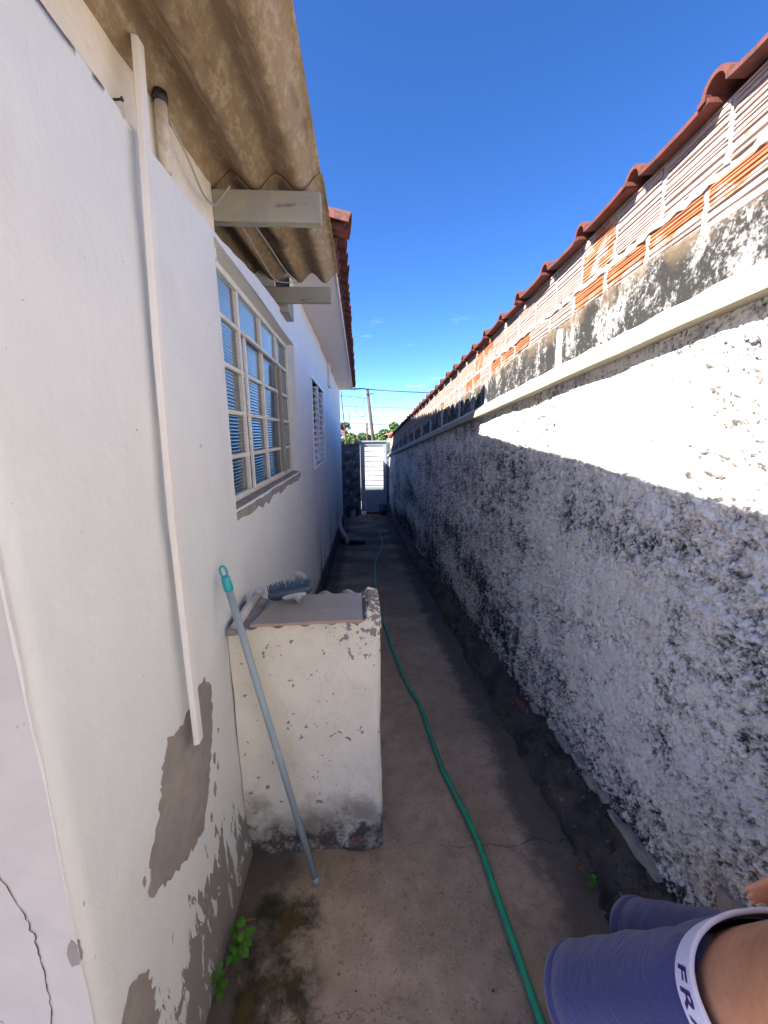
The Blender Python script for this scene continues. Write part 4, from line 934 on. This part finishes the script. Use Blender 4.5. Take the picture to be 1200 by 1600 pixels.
# blue bucket by the gate and clutter in the dark corner
bk = thing('bucket', 'dark blue plastic bucket standing before the gate', 'bucket', (.77, 13.45, gz(13.45)))
MB().tube([(.77, 13.45, gz(13.45) + .01), (.77, 13.45, gz(13.45) + .36)], [.13, .165], 18).obj('body', M['blue'], bk, True)
P = [(.77 + .17 * math.cos(a_), 13.45 + .17 * math.sin(a_), gz(13.45) + .355) for a_ in np.linspace(0, 2 * math.pi, 25)]
MB().tube(P, .012, 6, cap=False).obj('rim', M['blue'], bk, True)
P = [(.77 + .175 * math.cos(a_), 13.28 - .02 * math.sin(a_), gz(13.45) + .34 - .15 * math.sin(a_)) for a_ in np.linspace(0, math.pi, 13)]
MB().tube(P, .006, 6).obj('handle', M['cable_grey'], bk, True)
cr = thing('crate', 'dark plastic crate in the shaded corner left of the gate', 'crate', (-.28, 13.5, gz(13.5)))
for k in range(3): part_box('slat', (-.47, 13.30, gz(13.5) + .03 + k * .12), (-.09, 13.32, gz(13.5) + .12 + k * .12), M['clutter'], cr, .004)
for x in (-.48, -.10): part_box('corner', (x, 13.28, gz(13.5)), (x + .03, 13.325, gz(13.5) + .4), M['clutter'], cr, .004)
part_box('side', (-.475, 13.33, gz(13.5)), (-.455, 13.65, gz(13.5) + .38), M['clutter'], cr, .004)
part_box('base', (-.452, 13.33, gz(13.5)), (-.09, 13.65, gz(13.5) + .03), M['clutter'], cr, .004)
can = thing('paint_tin', 'pale dented tin standing in front of the dark crate', 'tin', (-.25, 13.1, gz(13.1)))
MB().tube([(-.25, 13.1, gz(13.1)), (-.25, 13.1, gz(13.1) + .01), (-.25, 13.1, gz(13.1) + .21), (-.25, 13.1, gz(13.1) + .22)], [.085, .088, .088, .084], 16).obj('body', M['gate'], can, True)
MB().tube([(-.25, 13.1, gz(13.1) + .221), (-.25, 13.1, gz(13.1) + .232)], [.09, .086], 16).obj('lid', M['clutter'], can, True)

# ------------------------------------------------------------------ beyond the gate
gw = thing('gate_backing_wall', 'low white wall added across the street to brighten the gate glass', 'wall', (.8, 23.9, -2.9))  # added sunlit backing that makes the frosted panes bright
part_box('panel', (-1.6, 23.7, -3.0), (3.4, 23.9, -.66), M['backing_white'], gw, .01)
part_box('capping', (-1.65, 23.66, -.658), (3.45, 23.94, -.60), M['backing_white'], gw, .01)
def pole(name, label, x0, x1, y, z0, z1, r0, r1, mat, arms=()):
    t = thing(name, label, 'pole', (x0, y, z0)); MB().tube([(x0, y, z0), ((x0 + x1) / 2, y, (z0 + z1) / 2), (x1, y, z1)], [r0, (r0 + r1) / 2, r1], 10).obj('shaft', mat, t, True)
    return t
p1 = pole('utility_pole', 'tall leaning brown utility pole beyond the gate', 1.13, .55, 25, -2.95, 2.70, .135, .095, M['pole_c'])
part_box('bracket', (.50, 24.85, 2.35), (.95, 24.9, 2.40), M['pole'], p1, 0)
p2 = pole('utility_pole', 'short dark wooden post just left of the tall leaning utility pole', .56, .505, 26, -2.95, .72, .075, .065, M['pole'])
p3 = pole('lamp_pole', 'very thin far pole between the house corner and the leaning pole', -.84, -.88, 40, -2.95, 2.12, .05, .035, M['pole'])
p4 = pole('lamp_pole', 'thin leaning pole closest to the white house corner', -.62, -1.02, 25, -2.95, 2.55, .05, .03, M['pole'])
def wire(label, pts, r): cable('power_line', pts, r, M['cable'], label, 'cable', n=5)
wire('thick dark cable strung from the eave over the top of the leaning pole', [(-.15, 14.0, 1.50), (.30, 19, 2.05), (.56, 25, 2.66), (2.6, 24.8, 2.50), (5.0, 24.4, 2.35)], .032)
wire('faint cable just under the thick one left of the pole', [(-2.5, 25, 2.35), (-.8, 25, 2.28), (.53, 25, 2.12)], .016)
wire('upper of the thin cables crossing in front of the trees', [(-6, 30, 2.3), (.6, 30, 1.95), (8, 30, 1.75)], .017)
wire('second of the thin cables crossing the sky behind the leaning pole', [(-6, 32, 1.62), (.7, 32, 1.35), (9, 32, 1.2)], .015)
wire('third thin cable crossing the sky behind the leaning pole', [(-6, 32, 1.45), (.7, 32, 1.15), (9, 32, 1.05)], .012)
wire('lower thin cable meeting the top of the dark wooden post', [(-6, 28, 1.05), (.5, 26, .66), (5, 26, .40)], .022)
wire('lowest faint cable above the tree tops', [(-6, 34, .98), (.7, 34, .78), (9, 34, .5)], .012)
cable('loose_cable', [(-.05, 25, 1.9), (-.2, 25, 1.5), (.0, 25, 1.15), (.32, 25, 1.10), (.52, 25, 1.25)], .014, M['cable'], 'dangling loop of cable left of the leaning pole', 'cable', n=5)
cable('loose_cable', [(.33, 25, 2.05), (.28, 25, 1.6), (.36, 25, 1.25), (.55, 25, 1.18)], .013, M['cable'], 'short dangling cable close to the leaning pole', 'cable', n=5)

def tree(name, label, x, y, ztop_, rad, hgt, n, mats, seed, group=None, leaf=.16, flat=.8):
    rr = np.random.RandomState(seed); base = -3.0 + max(0, (y - 60) * .0035); t = thing(name, label, 'tree', (x, y, base), group)
    cz = ztop_ - hgt * .5
    mb = MB(); mb.tube([(x, y, base), (x + .1, y, cz - hgt * .3), (x, y, cz)], [.22, .15, .09], 8)
    cl = []
    for k in range(16):
        a_ = rr.uniform(0, 6.28); q = rr.uniform(.25, .85); zz = rr.uniform(-.75, .8); s = math.sqrt(max(.05, 1 - zz * zz))
        c = Vector((x + rad * q * s * math.cos(a_), y + rad * q * s * math.sin(a_), cz + zz * hgt * .42)); cl.append((c, rr.uniform(.28, .45)))
        mb.tube([(x, y, cz - hgt * .3), tuple((Vector((x, y, cz)) + c) / 2), tuple(c)], [.07, .045, .02], 5)
    mb.obj('trunk', M['bark'], t, True)
    # crown of leaf clumps, each a few leaf-sized faces
    C = np.array([c for c, _ in cl]); S = np.array([s for _, s in cl]) * rad
    pick = rr.randint(0, 16, n); d = rr.normal(size=(n, 3)); d /= np.linalg.norm(d, axis=1)[:, None]
    r_ = rr.uniform(.55, 1.05, n) ** .6
    P = C[pick] + d * (S[pick] * r_)[:, None] * np.array([1, 1, flat])
    nrm = d + rr.normal(size=(n, 3)) * .6; nrm /= np.linalg.norm(nrm, axis=1)[:, None]
    u = np.cross(nrm, rr.normal(size=(n, 3))); u /= np.linalg.norm(u, axis=1)[:, None]; v = np.cross(nrm, u)
    sz = rr.uniform(.6, 1.3, n)[:, None] * leaf
    V = np.stack([P - u * sz, P + v * sz * .5, P + u * sz, P - v * sz * .5], 1)
    for gi, mname in enumerate(mats):
        sel = (pick % len(mats)) == gi; vv = V[sel].reshape(-1, 3); q = np.arange(len(vv)).reshape(-1, 4)
        me = bpy.data.meshes.new('crown'); me.vertices.add(len(vv)); me.vertices.foreach_set('co', (vv - np.array([x, y, base])).astype(np.float32).ravel())
        me.loops.add(q.size); me.loops.foreach_set('vertex_index', q.astype(np.int32).ravel()); me.polygons.add(len(q)); me.polygons.foreach_set('loop_start', np.arange(0, q.size, 4, dtype=np.int32))
        me.materials.append(M[mname]); me.update(calc_edges=True); me.validate()
        link('crown', me, t, (x, y, base))
G = 'trees beyond the street'
tree('round_tree', 'tall rounded tree right of the leaning pole, higher than its neighbours', 2.95, 40, 1.58, 1.6, 3.6, 9000, ['tree_leaf_dark', 'tree_leaf_light'], 1, G, .11)
tree('bushy_tree', 'pale green bushy tree between the leaning pole and the tall rounded tree', 1.75, 37, .30, .85, 2.6, 4000, ['tree_leaf_light'], 2, G, .10)
tree('low_tree', 'wide low tree behind the mottled wall left of the dark wooden post', -.25, 40, .30, 1.35, 2.8, 8000, ['tree_leaf_far', 'tree_leaf_light'], 3, G, .10)
tree('low_tree', 'yellowish low tree closest to the white house corner', -1.45, 36, -.05, 1.0, 2.5, 4000, ['tree_leaf_light'], 4, G, .10)
tree('thin_tree', 'dark open-crowned tree beside the white house corner, above the low trees', -2.2, 60, 1.9, 1.1, 2.2, 1500, ['tree_leaf_dark'], 5, G, .15)
tree('low_tree', 'dark low tree right behind the foot of the leaning pole', .95, 48, .30, 1.5, 3.0, 6000, ['tree_leaf_dark', 'tree_leaf_far'], 8, G, .12)
tree('bushy_tree', 'dark bushy tree under the tall rounded one, at the brick wall end', 3.3, 36, .25, 1.2, 2.8, 5000, ['tree_leaf_dark', 'tree_leaf_far'], 6, G, .11)
def far_house(label, x0, x1, y0, y1, zb, zw, zr, wall, wins):
    t = thing('house', label, 'house', ((x0 + x1) / 2, y0, zb)); part_box('wall', (x0, y0, zb), (x1, y1, zw), wall, t, 0)
    xm = (x0 + x1) / 2; o_ = .3
    MB().add([(x0 - o_, y0 - o_, zw + .01), (x1 + o_, y0 - o_, zw + .01), (x1 + o_, y1 + o_, zw + .01), (x0 - o_, y1 + o_, zw + .01), (xm, y0 - o_, zr), (xm, y1 + o_, zr)], [(0, 1, 4), (2, 3, 5), (1, 2, 5, 4), (3, 0, 4, 5), (0, 3, 2, 1)]).obj('roof', M['far_roof'], t)
    for (wx, wz, ww, wh) in wins:
        f = part_box('window', (wx, y0 - .06, wz), (wx + ww, y0 - .002, wz + wh), M['far_white'], t, 0)
        part_box('pane', (wx + .08, y0 - .075, wz + .08), (wx + ww - .08, y0 - .061, wz + wh - .08), M['far_win'], f, 0)
far_house('small white house far off between the low trees and the house corner', -4.2, -2.0, 58, 62, -3, .35, .9, M['far_white'], [(-2.9, -.4, .6, .5), (-3.7, -.4, .5, .5)])
far_house('small cream house peeping over the brick wall end', 2.05, 3.6, 25.5, 29, -3, -.05, .28, M['far_wall'], [(2.25, -.75, .35, .4), (2.9, -.75, .4, .4)])

# ------------------------------------------------------------------ person at the right edge, leaning back
person = thing('person', 'bare-waisted person in blue boxer shorts with a white waistband at the bottom right', 'person', (.62, .75, gz(.75)))
AXU = Vector((0, -.45, .89)).normalized(); FRONT = Vector((0, .89, .45)).normalized(); SIDE = Vector((1, 0, 0))
PEL = Vector((-.042, -.025, 0)) + Vector((.734, .49, -.955))
def ring(c, ax, fr, a_, b_, n=28, p=2.2):
    sd_ = fr.cross(ax).normalized() * -1; sd_ = ax.cross(fr).normalized(); r_ = []
    if sd_.x < 0: sd_ = -sd_
    for k in range(n):
        t = 2 * math.pi * k / n; cc, ss = math.cos(t), math.sin(t)
        r_.append(c + sd_ * a_ * math.copysign(abs(cc) ** (2 / p), cc) + fr * b_ * math.copysign(abs(ss) ** (2 / p), ss))
    return r_
def limb(mb, pts, n=20):
    """pts: (point, half width, half depth) down a limb"""
    rings = []
    for i, (p, a_, b_) in enumerate(pts):
        p = Vector(p); q0 = Vector(pts[max(0, i - 1)][0]); q1 = Vector(pts[min(len(pts) - 1, i + 1)][0]); ax = (q1 - q0).normalized()
        sd_ = Vector((1, 0, 0)) - ax * ax.x; sd_.normalize(); fr = ax.cross(sd_)
        rings.append([p + sd_ * a_ * math.cos(2 * math.pi * k / n) + fr * b_ * math.sin(2 * math.pi * k / n) for k in range(n)])
    mb.loft(rings)
HL = PEL + Vector((-.080, .02, -.03)); HR = PEL + Vector((.080, .02, -.03))
EL = Vector((0.496, 0.674, -1.314)); ER = Vector((0.695, 0.744, -1.287))       # middles of the two hems
KL = HL + (EL - HL) * 1.10; KR = HR + (ER - HR) * 1.08
FLt = Vector((KL.x + .03, KL.y - .13, gz(.6) + .07)); FRt = Vector((KR.x + .02, KR.y - .12, gz(.65) + .07))
body = MB()
limb(body, [(PEL - AXU * .10, .10, .07), (PEL - AXU * .05, .150, .098), (PEL + AXU * .0, .158, .094), (PEL + AXU * .06, .147, .092), (PEL + AXU * .14, .138, .090), (PEL + AXU * .24, .150, .098), (PEL + AXU * .36, .165, .105), (PEL + AXU * .44, .165, .095), (PEL + AXU * .50, .10, .07)], 32)
for H_, E_, K_, F_ in ((HL, EL, KL, FLt), (HR, ER, KR, FRt)):
    limb(body, [(H_ + AXU * .03, .07, .075), (H_, .083, .088), (H_.lerp(E_, .5), .080, .084), (E_, .070, .074), (K_, .055, .058), (K_.lerp(F_, .35), .055, .060), (K_.lerp(F_, .8), .036, .040), (F_, .034, .042)], 24)
    limb(body, [(F_ + Vector((0, -.06, -.03)), .030, .030), (F_ + Vector((0, 0, -.035)), .036, .038), (F_ + Vector((0, .08, -.045)), .042, .026), (F_ + Vector((0, .15, -.052)), .040, .018), (F_ + Vector((0, .175, -.055)), .03, .012)], 14)
NK = PEL + AXU * .50; HD = NK + Vector((.0, -.02, .17))
limb(body, [(NK - AXU * .03, .07, .065), (NK + Vector((0, -.01, .05)), .052, .055), (NK + Vector((0, 0, .10)), .052, .056)], 18)
limb(body, [(HD + Vector((0, .03, -.11)), .035, .04), (HD + Vector((0, .025, -.08)), .058, .070), (HD, .073, .092), (HD + Vector((0, -.005, .06)), .070, .090), (HD + Vector((0, -.01, .10)), .045, .06), (HD + Vector((0, -.01, .115)), .015, .02)], 24)
def arm(mb, S, E_, W, fdir):
    limb(mb, [(S + (S - E_).normalized() * .02, .045, .048), (S, .050, .052), (S.lerp(E_, .5), .043, .045), (E_, .036, .037), (E_.lerp(W, .4), .038, .036), (W, .025, .022)], 16)
    f = Vector(fdir).normalized(); sd_ = f.cross(Vector((0, 1, 0))).normalized()
    limb(mb, [(W, .025, .020), (W + f * .04, .036, .016), (W + f * .09, .038, .014)], 14)
    for j, L_ in enumerate((.066, .074, .070, .055)):
        o_ = sd_ * (-.027 + .018 * j); c_ = W + f * .085 + o_; k1 = c_ + f * L_ * .5; k2 = c_ + f * L_ + Vector((0, .012, -.012))
        limb(mb, [(c_, .0088, .0085), (k1, .0083, .008), (k2, .006, .006)], 8)
    th = W + f * .03 - sd_ * .03; limb(mb, [(th, .012, .011), (th + f * .03 - sd_ * .016, .010, .010), (th + f * .055 - sd_ * .020, .007, .007)], 8)
SL = PEL + AXU * .43 + Vector((-.185, 0, 0)); SR = PEL + AXU * .43 + Vector((.175, 0, 0))
arm(body, SR, Vector((.955, .42, -.76)), Vector((.79, .510, -.712)), (-.87, -.05, -.49))
arm(body, SL, Vector((.50, -.10, -.50)), Vector((.28, -.16, -.20)), (-.6, .1, .6))
me = body.mesh('body', M['skin'], tuple(PEL)); tmp = bpy.data.objects.new('body', me); COL.objects.link(tmp)
rm_ = tmp.modifiers.new('r', 'REMESH'); rm_.mode = 'VOXEL'; rm_.voxel_size = .0065; sm_ = tmp.modifiers.new('s', 'SMOOTH'); sm_.iterations = 6; sm_.factor = .5
dg = bpy.context.evaluated_depsgraph_get(); me2 = bpy.data.meshes.new_from_object(tmp.evaluated_get(dg)); me2.name = 'body'
me2.polygons.foreach_set('use_smooth', [True] * len(me2.polygons)); bpy.data.objects.remove(tmp)
if not me2.materials: me2.materials.append(M['skin'])
link('body', me2, person, tuple(PEL))
# head details
for sx_ in (-1, 1):
    rock('eye', tuple(HD + Vector((.028 * sx_, .086, .0))), (.011, .007, .007), M['far_white'], person, 2)
    rock('ear', tuple(HD + Vector((.074 * sx_, .0, -.005))), (.010, .020, .030), M['skin'], person, 3)
rock('nose', tuple(HD + Vector((0, .098, -.022))), (.013, .018, .020), M['skin'], person, 5)
rock('mouth', tuple(HD + Vector((0, .086, -.060))), (.022, .008, .006), M['far_roof'], person, 5)
bm = bmesh.new(); bmesh.ops.create_uvsphere(bm, u_segments=20, v_segments=12, radius=1)
for v in list(bm.verts):
    if v.co.z < -.15 or (v.co.y > .45 and v.co.z < .45): bm.verts.remove(v)
me = bpy.data.meshes.new('hair'); bm.to_mesh(me); bm.free(); me.materials.append(M['hair'])
for v in me.vertices: v.co = (v.co.x * .081, v.co.y * .101, v.co.z * .128)
link('hair', me, person, tuple(HD + Vector((0, -.006, -.005))))
# shorts: yoke that splits into two loose legs
sh = MB()
def wob(r_, c, s, seed):
    rr = random.Random(seed); ph = [rr.uniform(0, 6.28) for _ in range(3)]; n = len(r_); o_ = []
    for k, v in enumerate(r_):
        t = 2 * math.pi * k / n; d_ = s * (.5 * math.sin(2 * t + ph[0]) + .35 * math.sin(5 * t + ph[1]) + .25 * math.sin(9 * t + ph[2])); o_.append(c + (v - c) * (1 + d_))
    return o_
N_ = 64
sh.loft([wob(ring(PEL + AXU * s, AXU, FRONT, a_, b_, N_), PEL + AXU * s, .012 * (k > 0), k) for k, (s, a_, b_) in enumerate(((.012, .160, .100), (-.01, .166, .106), (-.04, .174, .113), (-.075, .176, .116), (-.11, .165, .108), (-.135, .12, .085)))], cap=False)
for H_, E_, sc in ((HL, EL, 1.0), (HR, ER, .95)):
    ax = (E_ - H_).normalized(); sd_ = (Vector((1, 0, 0)) - ax * ax.x).normalized(); fr = ax.cross(sd_)
    rings = []
    for k, (t, a_) in enumerate(((-.22, .070), (0, .092), (.14, .0985), (.28, .096), (.42, .101), (.56, .097), (.70, .101), (.82, .099), (.925, .1005), (.932, .0985), (.94, .1005), (.97, .102), (1.0, .1025), (1.0, .097), (.93, .0945))):
        c = H_.lerp(E_, t); rings.append(wob([c + (sd_ * math.cos(2 * math.pi * q / N_) + fr * math.sin(2 * math.pi * q / N_) * 1.02) * a_ * sc for q in range(N_)], c, (.03 if .05 < t < .9 else .02) if t > .1 else .008, k // 2 + int(sc * 10)))
    sh.loft(rings, cap=False)
so = sh.obj('shorts', M['cotton'], person, True)
setp(so, 'plain blue boxer shorts')
# waistband: outer face, rolled rim, inner face
wb = MB(); W0, W1 = -.006, .048
ro = lambda s, e: ring(PEL + AXU * s, AXU, FRONT, .166 + e, .108 + e, 96)
wb.loft([ro(W0, .002), ro(W0 + .02, .001), ro(W1, .0)], cap=False)
wb.loft([ro(W1 - .001, -.004), ro(W0, -.003)], cap=False, mi=1)
wbo = wb.obj('waistband', [M['elastic'], M['cotton']], person, True); setp(wbo, 'white elastic waistband with dark lettering')
rim = MB(); C = ro(W1, -.001); rim.tube(C + [C[0]], .0042, 8, cap=False); rim.obj('waistband_rim', M['elastic_rim'], person, True)
# lettering printed on the band, as flat glyphs bent round it
def band_pt(u, v, e=.0016):
    """u: metres round the band from its -X side (towards the back), v: metres up the band"""
    R_ = ro(W0 + v, e); n = len(R_); k0 = n // 2
    L = 0; k = k0; step = 1 if u >= 0 else -1; rem = abs(u)
    while True:
        a_, b_ = R_[k % n], R_[(k + step) % n]; s = (b_ - a_).length
        if rem <= s: return a_.lerp(b_, rem / s)
        rem -= s; k += step
def lettering(name, txt, u0, v0, size, stretch, flip):
    cu = bpy.data.curves.new(name, 'FONT'); cu.body = txt; cu.size = size; cu.space_character = 1.25; cu.shear = .25; cu.offset = size * .02
    o = bpy.data.objects.new(name, cu); COL.objects.link(o); dg = bpy.context.evaluated_depsgraph_get(); dg.update()
    me = bpy.data.meshes.new_from_object(o.evaluated_get(dg)); bpy.data.objects.remove(o)
    bm = bmesh.new(); bm.from_mesh(me); bmesh.ops.subdivide_edges(bm, edges=[e for e in bm.edges if e.calc_length() > .006], cuts=2); bmesh.ops.triangulate(bm, faces=bm.faces)
    for v in bm.verts:
        x, y = v.co.x, v.co.y; p = band_pt(u0 + flip * x * stretch, v0 + y); v.co = p - PEL
    bm.to_mesh(me); bm.free(); me.materials.clear(); me.materials.append(M['print']); link(name, me, person, tuple(PEL))
LDIR = 1
lettering('lettering', 'FRA', -.062, .010, .040, 1.2, LDIR)
